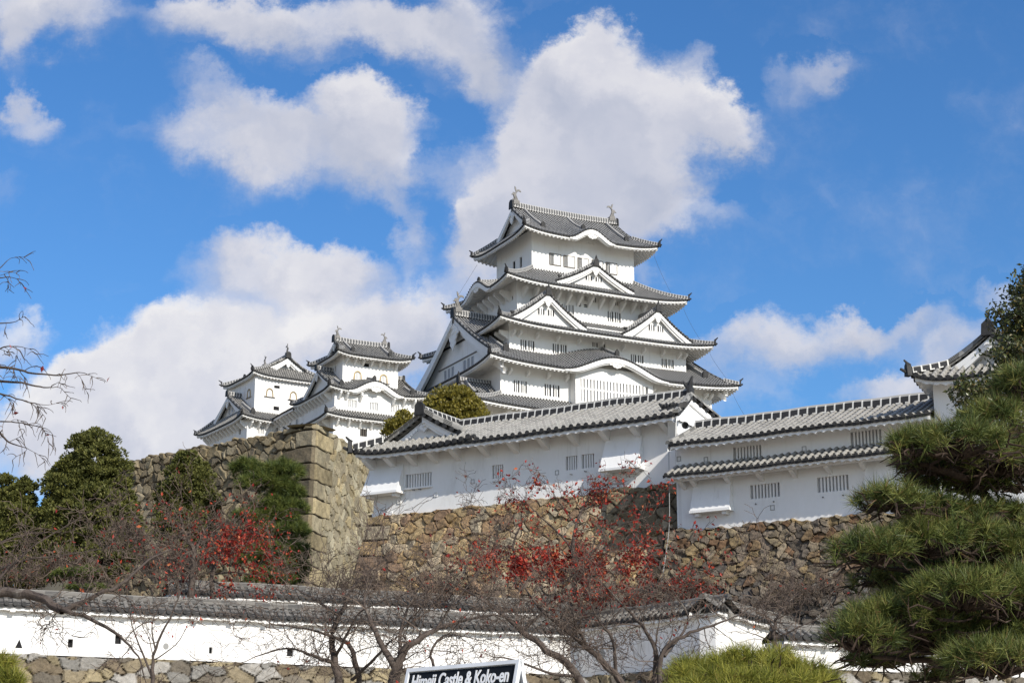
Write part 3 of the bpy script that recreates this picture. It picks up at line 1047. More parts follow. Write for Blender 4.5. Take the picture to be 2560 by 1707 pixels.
# ------------------------------------------------------------------ straight tiled roofs (halls and garden walls)
def straight_roof(parent, x0, x1, yr, zr, yf, zf, yb, zb, k=.12, pitch=.31, tilem='roof_tile_near', rm='ridge_tile_near', rib=.3, ridge=(.34, .3), fascia=.16, scal=.06, lift0=0, lift1=0, nt_=8, name='roof', wall_front=None, fm='plaster_near', front_only=False, caps=True, teeth=None, hip1=0.0):
    mb = MB()
    n = max(2, int(round((x1 - x0) / pitch)))
    p = (x1 - x0) / n
    cen = x0 + (np.arange(n) + .5) * p
    prof = [(-.5, 0), (-.3, .03), (-.21, .75), (0, 1), (.21, .75), (.3, .03)]
    u = np.concatenate([[c + a * p for a, _ in prof] for c in cen] + [[x1]])
    h = np.concatenate([[bb for _, bb in prof] for c in cen] + [[0.0]])
    wob = lambda x: .012 * np.sin(x * 1.3) + .008 * np.sin(x * 3.7 + 1)

    def zz(x, t, ze):
        e = lift0 * np.clip(1 - (x - x0) / 2.2, 0, 1) ** 2.5 + lift1 * np.clip(1 - (x1 - x) / 2.2, 0, 1) ** 2.5
        return zr + (ze - zr) * (t + k * t * (1 - t)) + e * t ** 2 + wob(x)
    t = np.linspace(0, 1, nt_ + 1)
    for ye, ze, fl in ((yf, zf, False), (yb, zb, True)) if not front_only else ((yf, zf, False),):
        U = np.repeat(u[:, None], nt_ + 1, 1)
        ts = np.clip((u - (x1 - hip1)) / max(hip1, 1e-6), 0, .98) if hip1 else np.zeros_like(u)
        T = ts[:, None] + (1 - ts[:, None]) * t[None, :]
        P = np.stack([U, yr + (ye - yr) * T, zz(U, T, ze) + h[:, None] * p * rib], -1)
        A = np.stack([(U - x0) / p + .5, T * math.hypot(ye - yr, ze - zr), 0 * U], -1)
        mb.grid(P, A, 0, flip=fl)
        if caps:
            C = np.stack([cen, np.full_like(cen, ye), zz(cen, 1.0, ze) + p * .08], -1)
            mb.discs(C, (0, -1 if not fl else 1, 0), p * .27, 1, 10, .04)
            top = np.stack([u, np.full_like(u, ye), zz(u, 1.0, ze) + .01], -1)
            dip = .28 + .16 * np.abs(np.cos(np.pi * (u - x0) / p))
            bot = top - np.stack([0 * u, 0 * u, p * dip], -1)
            mb.grid(np.stack([top, bot], 1), None, 1, flip=fl)
    o = mb.build(name, [tilem, 'dark_tile'], parent)
    # plastered eave board with a scalloped lower edge, and the soffit behind
    eb = MB()
    for ye, ze, sg in ((yf, zf, 1), (yb, zb, -1)) if not front_only else ((yf, zf, 1),):
        x = np.linspace(x0 + .04, x1 - .04, max(20, int((x1 - x0) / .035)))
        top = np.stack([x, np.full_like(x, ye + .06 * sg), zz(x, 1.0, ze) - p * .3], -1)
        bot = top - np.array([0, 0, fascia])
        bot[:, 2] += scal * np.abs(np.sin(np.pi * (x - x0) / (p * 1.15))) ** .8
        b2 = bot + np.array([0, .12 * sg, 0])
        wf = (wall_front if wall_front is not None else ye + (yr - ye) * .35) if sg > 0 else ye - .8
        b3 = b2.copy()
        b3[:, 1] = wf + .05
        b3[:, 2] += abs(wf - ye) * abs((zr - ze) / (yr - ye)) * .7
        eb.grid(np.stack([top, bot, b2, b3], 1), None, 0)
        if teeth:
            for a in np.arange(x0 + .3, x1 - .2, teeth):
                eb.box((a - .06, ye + .1, ze - p * .3 - fascia - .06), (a + .06, ye + .5, ze - p * .3 - fascia + .05))
    eb.build('eave', [fm], o)
    if ridge:
        rb = MB()
        x = np.linspace(x0 - .03, x1 - hip1 + .03, 40)
        zl = zz(x, 0.0, zf) - .05
        rb.sweep(np.stack([x, np.full_like(x, yr), zl], -1), ridge[0], ridge[1], 0, .72)
        nn = int((x1 - x0) / .33)
        cc = np.linspace(x0 + .1, x1 - .1, nn)
        rb.tube(np.stack([x, np.full_like(x, yr), zl + ridge[1]], -1), ridge[1] * .2, 8, 1)
        rb.build('main_ridge', [rm, tilem], o)
    return o, zz


# ================================================================== SETTING: ground and hill
def struct(name, mb, m_, **kw):
    o = mb.build(name, [m_], None, **kw)
    o['kind'] = 'structure'
    return o


mb = MB()
mb.poly([(-6000, -6000, 0), (6000, -6000, 0), (6000, 9000, 0), (-6000, 9000, 0)])
struct('ground', mb, 'ground_soil')
# bank behind the low wall, terrace behind the hall, castle hill
gx, gy_ = np.meshgrid(np.linspace(-170, 170, 171), np.linspace(40, 420, 191), indexing='ij')


def sstep(a, b_, x):
    t = np.clip((x - a) / (b_ - a), 0, 1)
    return t * t * (3 - 2 * t)


def hill_z(x, y):
    d = (x + 13.92) * -.407 + (y - 48.0) * .914            # distance behind the low wall line
    d = np.where(x > 2, (x - 1.8) * .695 + (y - 55.3) * .719, d)
    z = sstep(.8, 1.8, d) * 6.0 + sstep(5, 18, d) * 1.2 * sstep(14, 6, x)
    hx_ = (x - 5.56) * .857 - (y - 61.75) * .515
    hy_ = (x - 5.56) * .515 + (y - 61.75) * .857
    z = z + sstep(1.2, 2.5, hy_) * sstep(-13.5, -12, hx_) * 4.5
    lx = (x + 9.7) * .786 - (y - 85) * .618
    ly = (x + 9.7) * .618 + (y - 85) * .786
    z = z + sstep(-24, 2, ly) * (1 - sstep(-13.5, -12, hx_)) * 4.2
    rr = np.hypot(x + 6, y - 208)
    z = np.maximum(z, (10 + 27 * sstep(72, 42, rr) * sstep(-75, -40, x)) * sstep(16, 34, hy_))
    return np.where(d < .8, -1.0, z)


mb = MB()
G_ = np.stack([gx, gy_, hill_z(gx, gy_)], -1)
mb.grid(G_)
struct('castle_hill', mb, 'hill_soil', smooth=True)

# ================================================================== MAIN KEEP
KEEP = thing('castle_keep', (6.32, 200, 0), 27, 'tall white five-tiered castle keep with grey tiled roofs at the top of the hill', 'castle keep')


def pairwin(x0, x1, z0, z1, n=2, gap=.22):
    w_ = (x1 - x0 - gap * (n - 1)) / n
    return [(x0 + i * (w_ + gap), x0 + i * (w_ + gap) + w_, z0, z1) for i in range(n)]


# storey under the lowest roof
walls(KEEP, 14.9, 10.6, 36.0, 46.3)
rE = Roof('skirt', 18.4, 13.0, 47.0, 45.05, .2, .5, ix=13.6, iy=10.0, pitch=.38)
oE = full_roof(KEEP, rE, 14.9, 10.6)
brackets(KEEP, 'S', np.arange(-13.5, 13.6, 2.7), 10.6, 44.7, 1.7, .3, 1.5)
dormer(KEEP, 'W', 7.6, 17.4, 13.5, 3.4, 48.6, 46.1, win=False, gy=0)

h2 = pairwin(-11.98, -10.37, 47.4, 48.75) + pairwin(-8.19, -6.33, 47.4, 48.75) + pairwin(7.3, 9.0, 47.4, 48.75)
walls(KEEP, 13.62, 10.03, 44.5, 51.1, {'S': h2})
for h in h2:
    window(KEEP, 'S', *h, 10.03, bars=2)
# projecting bay with long upright bars under the curved gable
bay = MB()
bay.box((-5.0, -11.25, 46.4), (5.0, -10.02, 46.95))
bay.box((-5.0, -11.25, 46.95), (-4.35, -10.02, 51.0))
bay.box((4.35, -11.25, 46.95), (5.0, -10.02, 51.0))
bay.box((-4.35, -11.25, 49.55), (4.35, -10.02, 51.0))
bay.box((-4.35, -11.16, 48.35), (4.35, -10.9, 48.55))
bay.poly([(-4.35, -10.7, 46.95), (4.35, -10.7, 46.95), (4.35, -10.7, 49.55), (-4.35, -10.7, 49.55)], 1)
bo = bay.build('lattice_bay', ['plaster', 'shutter_grey'], KEEP)
for x in np.arange(-4.1, 4.2, .42):
    lm = MB()
    top = 49.85 if int(round(x / .42)) % 7 in (0, 1, 2, 3) else 49.55
    lm.box((x - .13, -11.24, 46.95), (x + .13, -10.95, top - .003))
    lm.build('bar', ['plaster'], bo)
# big hip-and-gable roof with the curved gable to the south
rD = Roof('iri', 15.98, 12.3, 58.2, 50.15, .13, .65, G=14.5, tg=.92, kara=[('S', -.2, 6.5, 1.95, .9)], pitch=.38, recess=.65)
oD = full_roof(KEEP, rD, 13.62, 10.03)
rD.gables(oD, bw=1.0, bt=.35, gy=2.3)
rD.ridge(oD, .6, .8, up=.2)
rD.falls(oD, [-12.9, 12.9], t1=.80, t0=.5, sides='SN', h=.5, w_=.45)
rD.falls(oD, [.2], t1=.93, t0=.67, sides='S', h=.42)
shachi(oD, (-14.0, 0, 59.15), -1, 1.75)
shachi(oD, (14.0, 0, 59.15), 1, 1.75)
brackets(KEEP, 'S', [-13.3, -12.6, -10.4, -7.9, -5.6, 5.6, 7.9, 10.4, 12.6, 13.3], 10.03, 49.75, .8, .26, .55)
# west gable wall details: small shuttered windows above the verandah line
gd = MB()
gd.box((-13.95, -5.4, 52.95), (-13.82, 5.4, 53.07))
gd.build('sill_beam', ['window_frame'], oD)
for y_ in (-3.6, -2.6, -1.6, 1.6, 2.6, 3.6):
    window(oD, 'W', y_ - .36, y_ + .36, 51.6, 52.7, 13.86, bars=0, depth=0, frame=.06, back='shutter_grey')

h3 = pairwin(-10.12, -8.39, 52.9, 54.05) + pairwin(-6.06, -4.28, 52.95, 54.1) + pairwin(-.95, .71, 54.35, 54.9, 2) + pairwin(4.09, 5.78, 53.15, 54.1) + pairwin(8.22, 9.87, 53.0, 54.08)
walls(KEEP, 11.53, 8.04, 50.5, 56.6, {'S': h3})
for h in h3:
    window(KEEP, 'S', *h, 8.04, bars=2)
rC = Roof('skirt', 13.91, 10.47, 57.9, 55.2, .22, .62, ix=9.2, iy=5.5, pitch=.37)
oC = full_roof(KEEP, rC, 11.53, 8.04)
dormer(KEEP, 'S', -7.5, 9.75, 5.6, 4.75, 59.35, 56.0, gy=.85, name='gable_dormer')
dormer(KEEP, 'S', 6.84, 9.75, 5.6, 4.6, 59.35, 56.0, gy=.85, name='gable_dormer')
brackets(KEEP, 'S', [-11.2, -10.4, -8.2, -5.6, -2.9, 0, 2.9, 5.6, 8.2, 10.4, 11.2], 8.04, 54.75, .85, .24, .55)
brackets(KEEP, 'W', [-6.0, -3, 0, 3, 6.6, 7.7], 11.53, 54.75, 1.1, .26, .85)

h4 = pairwin(2.55, 4.3, 58.45, 59.7) + pairwin(-3.5, -1.95, 58.6, 59.75) + [(-1.62, -1.0, 59.72, 60.1), (-.62, .02, 59.72, 60.1)] + pairwin(-.5, 1.05, 60.5, 61.1) + [(3.6, 4.3, 60.5, 61.0)]
h4w = [(3.0, 3.35, 59.9, 60.4), (4.2, 4.5, 59.7, 60.2)]
walls(KEEP, 9.27, 5.57, 56.5, 62.3, {'S': h4, 'W': h4w})
for i, h in enumerate(h4):
    window(KEEP, 'S', *h, 5.57, bars=2 if i not in (4, 5) else 0)
for h in h4w:
    window(KEEP, 'W', *h, 9.27, bars=0)
for h in h4[4:6]:
    sl = MB()
    sl.box((h[0], -5.5, h[2] + .16), (h[1], -5.42, h[2] + .22))
    sl.build('window_rail', ['plaster'], KEEP)
rB = Roof('skirt', 11.93, 8.23, 63.9, 61.0, .22, .6, ix=6.75, iy=4.4, kara=[('W', .2, 3.7, 1.55, 1.3), ('E', -.2, 3.7, 1.55, 1.3)], pitch=.36)
oB = full_roof(KEEP, rB, 9.27, 5.57)
rB.falls(oB, [.2], t1=.9, t0=.1, sides='WE', h=.35)
dormer(KEEP, 'S', -.1, 7.6, 4.5, 5.0, 64.45, 61.85, gy=.75, bw=.45)
brackets(KEEP, 'S', np.arange(-8.6, 8.7, 1.43), 5.57, 60.75, 1.3, .26, 1.15)
brackets(KEEP, 'W', np.arange(-5.0, 5.1, 1.45), 9.27, 60.75, 1.3, .26, 1.15)

# top storey
hA = []
for x in (-4.5, -2.64, -.76, 1.13, 3.04):
    hA.append((x, x + .5, 64.68, 65.98))
hW = [(-.27, .35, 64.7, 65.95), (1.48, 2.05, 64.7, 65.95)]
walls(KEEP, 6.85, 4.53, 62.8, 68.6, {'S': hA, 'W': hW})
for h in hA:
    w_ = window(KEEP, 'S', *h, 4.53, bars=2, depth=.14, bw=.045)
    fr = MB()
    x0, x1 = h[0], h[0] + 1.42
    fr.box((x0 - .05, -4.6, 64.58), (x1 + .05, -4.52, 64.68))
    fr.box((x0 - .05, -4.6, 65.98), (x1 + .05, -4.52, 66.03))
    fr.box((x1, -4.6, 64.68), (x1 + .06, -4.52, 65.98))
    fr.box((x0 - .06, -4.6, 64.68), (x0, -4.52, 65.98))
    fr.build('frame', ['window_frame'], w_)
    sh = MB()
    sh.box((h[1] + .02, -4.57, 64.7), (x1 - .02, -4.5, 65.96))
    sh.build('shutter', ['plaster'], w_)
for h in hW:
    window(KEEP, 'W', *h, 6.85, bars=0, depth=.14)
ln = MB()
for x in np.arange(-5.2, 6.4, 1.9):
    ln.box((x - .02, -4.545, 66.2), (x + .02, -4.52, 67.6))
ln.box((-6.8, -4.56, 64.0), (6.8, -4.52, 64.04))
ln.build('wall_batten', ['plaster_old'], KEEP)
rA = Roof('iri', 8.97, 6.77, 72.6, 67.6, .22, .62, G=7.0, tg=.6, kara=[('S', 0, 2.95, 1.35, 2.6), ('N', 0, 2.95, 1.35, 2.6)], pitch=.36, recess=.55)
oA = full_roof(KEEP, rA, 6.85, 4.53, tilerows=14)
rA.gables(oA, bw=.62, bt=.25, gy=1.1)
rA.ridge(oA, .6, .75, up=.2)
rA.falls(oA, [-5.6, 5.6], t1=.72, t0=.06)
rA.falls(oA, [0.0], t1=.66, t0=.12, sides='SN')
shachi(oA, (-6.55, 0, 73.45), -1, 1.6)
shachi(oA, (6.55, 0, 73.45), 1, 1.6)

# ================================================================== LESSER TOWERS
NT_ = thing('castle_tower', (-16.55, 186, 0), 28.15, 'white three-tiered tower with a curved gable between the keep and the far left tower', 'castle tower', 'lesser towers of the castle')


def bell_window(parent, side, uc, zb, w_, h, off, bars=4, trim='gold_trim'):
    """bell-shaped window: gilt trim, pane and bars"""
    half = [(.5, 0), (.47, .25), (.44, .5), (.40, .72), (.30, .86), (.16, .95), (0, 1.0)]
    prof = half + [(-a, b_) for a, b_ in half[-2::-1]]
    mb_ = MB()
    o = [sp3(side, uc + a * w_, off + .03, zb + b_ * h) for a, b_ in prof]
    i = [sp3(side, uc + a * w_ * .76, off + .03, zb + b_ * h * .88) for a, b_ in prof]
    n = np.array(SNORM[side]) * .05
    mb_.grid(np.stack([np.array(o) - n, np.array(o) + n, np.array(i) + n, np.array(i) - n], 1), None, 0)
    mb_.poly(np.array(i)[::1] - n * .4, 1)
    p = np.concatenate([sp3(side, [uc - w_ * .72, uc + w_ * .72], off - .02, [zb - .08] * 2), sp3(side, [uc + w_ * .72, uc - w_ * .72], off + .12, [zb - .08] * 2), sp3(side, [uc - w_ * .72, uc + w_ * .72], off - .02, [zb] * 2), sp3(side, [uc + w_ * .72, uc - w_ * .72], off + .12, [zb] * 2)])
    mb_.hexa(p, 2)
    wo_ = mb_.build('bell_window', [trim, 'shutter_grey' if bars else 'plaster', 'window_frame'], parent)
    if bars:
        lb = MB()
        for q in np.linspace(-.26, .26, bars):
            hh = h * (.82 - abs(q) * .4)
            x = uc + q * w_
            p = np.concatenate([sp3(side, [x - .045, x + .045], off, [zb] * 2), sp3(side, [x + .045, x - .045], off + .05, [zb] * 2), sp3(side, [x - .045, x + .045], off, [zb + hh] * 2), sp3(side, [x + .045, x - .045], off + .05, [zb + hh] * 2)])
            lb.hexa(p)
        lb.build('lattice', ['plaster'], wo_)
    else:
        # black studs along the gilt trim
        sb = MB()
        for a, b_ in prof[::1]:
            sb.discs([sp3(side, uc + a * w_ * .9, off + .07, zb + b_ * h * .95)], SNORM[side], .045, 0, 6, .03)
        sb.build('stud', ['black_lacquer'], wo_)
    return wo_


KW = dict(fh=.15, th=.22, teeth=.38, raf=.4, rafd=.11)
HK = dict(w_=.32, h=.32)
hc = [(-1.89, -1.09, 41.46, 42.28), (.55, 1.35, 41.4, 42.2), (-.55, .25, 42.95, 43.25)]
walls(NT_, 4.95, 4.75, 36.0, 43.65, {'S': hc}, 'plaster_old')
for i, h in enumerate(hc):
    window(NT_, 'S', *h, 4.75, bars=3, barm='plaster' if i else 'window_frame', bw=.06, depth=.14)
rc = Roof('skirt', 6.13, 5.72, 44.15, 43.2, .2, .28, ix=4.7, iy=4.45, pitch=.3)
full_roof(NT_, rc, 4.95, 4.75, 'roof_tile_old', eave_kw=KW, hip_kw=HK)
brackets(NT_, 'S', np.arange(-4.6, 4.7, 1.3), 4.75, 42.95, .62, .2, .75)
brackets(NT_, 'W', np.arange(-4.4, 4.6, 1.0), 4.95, 42.95, .8, .2, .75)
hb = [(-3.2, -2.26, 44.49, 45.32), (-.72, .18, 44.47, 45.32), (1.74, 2.65, 44.5, 45.34), (-.75, .14, 46.1, 46.4), (.55, 1.4, 46.1, 46.4)]
walls(NT_, 4.78, 4.5, 43.5, 46.4, {'S': hb}, 'plaster_old')
for i, h in enumerate(hb):
    window(NT_, 'S', *h, 4.5, bars=4 if i < 3 else 0, depth=.14, back='shutter_grey' if i < 3 else 'dark_room')
rb_ = Roof('iri', 5.73, 5.32, 49.4, 46.2, .25, .35, G=4.95, tg=.8, kara=[('S', -.35, 3.1, 1.25, 1.1)], pitch=.3, recess=.4)
ob_ = full_roof(NT_, rb_, 4.78, 4.5, 'roof_tile_old', eave_kw=KW, hip_kw=HK)
rb_.gables(ob_, bw=.42, bt=.2, gy=.7)
rb_.ridge(ob_, .4, .45, up=.1)
rb_.falls(ob_, [-4.1, 4.1], t1=.86, t0=.5, w_=.3, h=.34)
rb_.falls(ob_, [-.35], t1=.86, t0=.5, sides='S', w_=.26, h=.3)
brackets(NT_, 'S', [-4.3, -3.5, -1.9, 1.9, 3.1, 4.3], 4.5, 45.95, .7, .2, .8)
brackets(NT_, 'W', np.arange(-4.2, 4.3, .95), 4.78, 45.95, .75, .2, .75)
ha = [(-.87, -.16, 49.6, 50.0)]
walls(NT_, 3.24, 2.78, 46.5, 50.85, {'S': ha, 'W': [(.6, .9, 49.2, 49.8)]}, 'plaster_old')
window(NT_, 'S', *ha[0], 2.78, bars=0, depth=.14)
bell_window(NT_, 'S', -1.5, 48.02, 1.0, 1.02, 2.78)
bell_window(NT_, 'S', 1.53, 48.02, 1.0, 1.02, 2.78)
ra_ = Roof('iri', 4.37, 3.97, 52.85, 50.45, .25, .38, G=3.05, tg=.6, pitch=.3, recess=.4)
oa_ = full_roof(NT_, ra_, 3.24, 2.78, 'roof_tile_old', eave_kw=KW, hip_kw=HK)
ra_.gables(oa_, bw=.4, bt=.18, gy=.6)
ra_.ridge(oa_, .42, .55, up=.12)
ra_.falls(oa_, [-2.2, 2.2], t1=.72, t0=.1, w_=.28, h=.3)
shachi(oa_, (-2.75, 0, 53.4), -1, 1.0)
shachi(oa_, (2.75, 0, 53.4), 1, 1.0)
brackets(NT_, 'S', np.arange(-2.9, 3.0, .97), 2.78, 50.2, .7, .18, .6)

IT = thing('castle_tower', (-27.83, 200.48, 0), 32, 'white tower with a front gable and two gilt bell windows at the far left', 'castle tower', 'lesser towers of the castle')
walls(IT, 5.73, 5.65, 36.0, 46.2, {'S': [(-4.41, -3.69, 44.5, 45.35)], 'W': [(3.4, 3.9, 44.6, 45.3)]}, 'plaster_old')
window(IT, 'S', -4.41, -3.69, 44.5, 45.35, 5.65, bars=3, depth=.14, back='shutter_grey')
window(IT, 'W', 3.4, 3.9, 44.6, 45.3, 5.73, bars=0, depth=.14)
rj = Roof('iri', 6.86, 6.65, 49.9, 45.95, .2, .42, G=5.75, tg=.6, pitch=.3, recess=.45)
oj = full_roof(IT, rj, 5.73, 5.65, 'roof_tile_old', eave_kw=KW, hip_kw=HK)
rj.gables(oj, bw=.5, bt=.2, gy=.8)
rj.ridge(oj, .42, .5, up=.1)
rj.falls(oj, [-5.0, 5.0], t1=.8, t0=.35, w_=.32, h=.36)
for y_ in (-.5, .5):
    window(oj, 'W', y_ - .25, y_ + .25, 47.9, 48.6, 5.35, bars=0, depth=0, frame=.05, back='shutter_grey')
brackets(IT, 'S', np.arange(-5.4, 5.5, .98), 5.65, 45.7, .75, .2, .75)
brackets(IT, 'W', np.arange(-5.4, 5.5, .98), 5.73, 45.7, .75, .2, .75)
hi = [(-1.82, -1.12, 50.48, 50.82), (-1.8, -1.1, 47.9, 48.35)]
walls(IT, 4.2, 3.87, 46.5, 51.9, {'S': hi}, 'plaster_old')
for h in hi:
    window(IT, 'S', *h, 3.87, bars=0, depth=.14)
bell_window(IT, 'S', -2.36, 49.38, .95, 1.02, 3.87, bars=0)
bell_window(IT, 'S', .61, 49.38, .95, 1.02, 3.87, bars=0)
bell_window(IT, 'W', 2.3, 49.38, .95, 1.02, 4.2, bars=0)
TOP = bpy.data.objects.new('upper_roof', None)
COL.objects.link(TOP)
TOP.parent = IT
TOP.rotation_euler = (0, 0, R(90))
ri = Roof('iri', 4.43, 4.75, 54.5, 51.7, .25, .42, G=3.35, tg=.46, pitch=.3, recess=.4)
ri.tilem = 'roof_tile_old'
mb = MB()
ri.tiles(mb)
mb.build('tiles', ['roof_tile_old', 'dark_tile'], TOP)
eb = MB()
ri.eave(eb, 3.87, 4.2, **KW)
eb.build('eave', ['plaster'], TOP)
ri.hips(TOP, **HK)
ri.gables(TOP, bw=.42, bt=.18, gy=.65)
ri.ridge(TOP, .4, .5, up=.12)
ri.falls(TOP, [-2.7, 2.7], t1=.55, t0=.1, w_=.26, h=.28)
shachi(TOP, (-3.1, 0, 55.05), -1, .95)
shachi(TOP, (3.1, 0, 55.05), 1, .95)

# corridors that tie the towers together
COR = thing('connecting_corridor', (-16.55, 186, 0), 28.15, 'long white two-storey corridor with rows of eave struts joining the two left towers', 'corridor')
mb = MB()
mb.box((-4.75, 4.5, 36), (2.5, 16.0, 46.6))
mb.build('wall', ['plaster_old'], COR)
CR = bpy.data.objects.new('corridor_roof', None)
COL.objects.link(CR)
CR.parent = COR
CR.rotation_euler = (0, 0, R(-90))
# local x runs along -Y of the corridor here
straight_roof(CR, -16.2, -5.2, -1.2, 48.2, -5.73, 46.2, 3.4, 46.2, pitch=.3, tilem='roof_tile_old', rm='ridge_tile', ridge=(.4, .4), fascia=.22, scal=0, wall_front=-4.75, fm='plaster', name='tiles', rib=.3)
straight_roof(CR, -16.2, -4.8, -4.7, 44.1, -6.13, 43.2, 0, 0, pitch=.3, tilem='roof_tile_old', ridge=None, fascia=.2, scal=0, wall_front=-4.75, fm='plaster', front_only=True, name='pent_tiles')
brackets(COR, 'W', np.arange(-15.5, -4.6, .95), 4.75, 45.95, .75, .2, .75)
for y_ in (6.2, 8.2, 10.2, 12.2):
    window(COR, 'W', -y_ - .3, -y_ + .3, 44.4, 45.2, 4.755, bars=0, depth=0, frame=.05, back='shutter_grey')
COR2 = thing('connecting_corridor', (-16.55, 186, 0), 28.15, 'short white corridor with a low tiled roof between the middle tower and the keep', 'corridor')
mb = MB()
mb.box((4.9, -1.5, 36), (13.0, 4.0, 46.3))
mb.build('wall', ['plaster_old'], COR2)
straight_roof(COR2, 4.8, 13.5, 1.2, 47.8, -2.4, 46.15, 4.8, 46.15, pitch=.3, tilem='roof_tile_old', rm='ridge_tile', ridge=(.4, .42), fascia=.22, scal=0, wall_front=-1.5, fm='plaster', lift0=.1)

# ================================================================== HALL AND LOWER BUILDINGS
HALL = thing('gate_hall', (5.56, 61.75, 0), -31, 'long white hall with a front gable at its left end, standing above golden stones', 'hall')


def chute(parent, x0, x1, y, z0, z1, d, name='stone_drop_chute'):
    """flared plastered box that leans out at its foot"""
    mb = MB()
    V = [(x0 + .05, y, z1), (x1 - .05, y, z1), (x1, y - d, z0), (x0, y - d, z0)]
    mb.poly(np.array(V)[::-1])
    mb.poly([(x0 + .05, y, z1), (x0, y - d, z0), (x0, y, z0)])
    mb.poly([(x1 - .05, y, z1), (x1, y, z0), (x1, y - d, z0)])
    mb.box((x0 - .02, y - d - .03, z0 - .09), (x1 + .02, y - .01, z0))
    mb.box((x1 - .32, y - d * .8, z0 - .2), (x1 - .17, y - .01, z0 - .092))
    mb.box((x0 + .15, y - d * .8, z0 - .2), (x0 + .3, y - .01, z0 - .092))
    return mb.build(name, ['plaster_near'], parent)


def slot(parent, side, uc, zc, off, w_=.16, h=.18, proud=False):
    mb = MB()
    t = .035 if proud else .012
    for (a, b_, c_, d_) in ((-w_ / 2, w_ / 2, -h / 2, -h / 2 + .025), (-w_ / 2, w_ / 2, h / 2 - .025, h / 2), (-w_ / 2, -w_ / 2 + .025, -h / 2 + .025, h / 2 - .025), (w_ / 2 - .025, w_ / 2, -h / 2 + .025, h / 2 - .025)):
        p = np.concatenate([sp3(side, [uc + a, uc + b_], off - .02, [zc + c_] * 2), sp3(side, [uc + b_, uc + a], off + t, [zc + c_] * 2), sp3(side, [uc + a, uc + b_], off - .02, [zc + d_] * 2), sp3(side, [uc + b_, uc + a], off + t, [zc + d_] * 2)])
        mb.hexa(p, 0)
    return mb.build('gun_port', ['plaster_near' if proud else 'pipe_grey'], parent)


HW = [(-11.33, -10.12, 14.40, 14.94), (-7.37, -6.88, 14.38, 14.9), (-4.17, -3.69, 14.38, 14.9), (-3.5, -2.98, 14.38, 14.9)]
xm = -6.26
walls_half = 6.57
mbw = MB()
# front with openings, in slightly shifted frame so that the wall runs from -12.83 to .31
holes = [(a - xm, b_ - xm, c_, d_) for a, b_, c_, d_ in HW]
CH = bpy.data.objects.new('hall_body', None)
COL.objects.link(CH)
CH.parent = HALL
CH.location = (xm, 2.6, 0)
wall_side(mbw, 'S', walls_half, 2.6, 13.38, 15.8, holes, .16)
wall_side(mbw, 'E', 2.6, walls_half, 13.38, 15.8, [])
wall_side(mbw, 'W', 2.6, walls_half, 13.38, 15.8, [])
wall_side(mbw, 'N', walls_half, 2.6, 13.38, 15.8, [])
mbw.build('wall', ['plaster_near'], CH)
for (a, b_, c_, d_), nb in zip(holes, (9, 4, 4, 4)):
    window(CH, 'S', a, b_, c_, d_, 2.6, bars=nb, depth=.16, back='window_shade_grey', barm='plaster_near', fm='plaster_near')
skirt = MB()
skirt.box((-12.86, -.06, 13.36), (-11.9, -.002, 13.55))
skirt.box((-11.36, -.10, 14.33), (-10.08, -.003, 14.40))
skirt.build('wall_moulding', ['plaster_near'], HALL)
chute(HALL, -13.05, -11.36, 0, 14.28, 15.45, .55)
chute(HALL, -2.48, -.93, 0, 14.16, 15.5, .55)
for x, z, pr in ((-8.23, 14.37, False), (-6.33, 14.02, True), (-9.89, 14.04, True), (-4.54, 14.34, False), (-11.6, 13.93, True)):
    slot(HALL, 'S', x, z, 0, proud=pr)
for x, z in ((-7.23, 14.25), (-1.75, 14.03), (-3.3, 14.25), (-3.9, 14.2), (-10.6, 14.3), (-10.9, 14.3)):
    pm = MB()
    pm.tube([(x, 0, z), (x, -.16, z - .01)], .022, 6)
    pm.build('drain_spout', ['pipe_grey'], HALL)
HR, zzH = straight_roof(HALL, -10.4, .78, 2.35, 17.2, -.92, 15.74, 6.2, 15.74, k=.1, pitch=.31, wall_front=0.0, name='roof', hip1=.95)
sb = MB()
for x in (-12.87, -11.86, -10.86, -9.88, -8.85, -7.55, -6.26, -4.95, -3.67, -2.39, -1.11, .1):
    pts = [(x - .11, .04, 15.2), (x - .11, -.06, 15.26), (x - .11, -.66, 15.52), (x - .11, -.72, 15.66), (x - .11, .04, 15.7)]
    m_ = MB()
    m_.prism(pts, (.22, 0, 0))
    m_.build('eave_strut', ['plaster_near'], HALL)
# left end: hip-and-gable wing whose gable looks to the front
WING = bpy.data.objects.new('wing_roof', None)
COL.objects.link(WING)
WING.parent = HALL
WING.location = (-10.45, 2.5, 0)
WING.rotation_euler = (0, 0, R(90))
rw = Roof('iri', 3.44, 2.75, 17.28, 15.74, .13, .18, G=2.66, tg=.68, pitch=.31, recess=.28)
rw.tilem = 'roof_tile_near'
mb = MB()
rw.tiles(mb)
mb.build('tiles', ['roof_tile_near', 'dark_tile'], WING)
eb = MB()
rw.eave(eb, 2.5, 2.38, fh=.16, th=.14, teeth=0, raf=.8, rafd=.03, scal=.06)
eb.build('eave', ['plaster_near'], WING)
rw.hips(WING, w_=.26, h=.28, rm='ridge_tile_near', horn=.6, which=((1, 'N'),))
rw.gables(WING, bw=.26, bt=.10, gy=0, ends='W')
rw.ridge(WING, .30, .36, rm='ridge_tile_near', up=.03, onigawara=.9)
heart = MB()
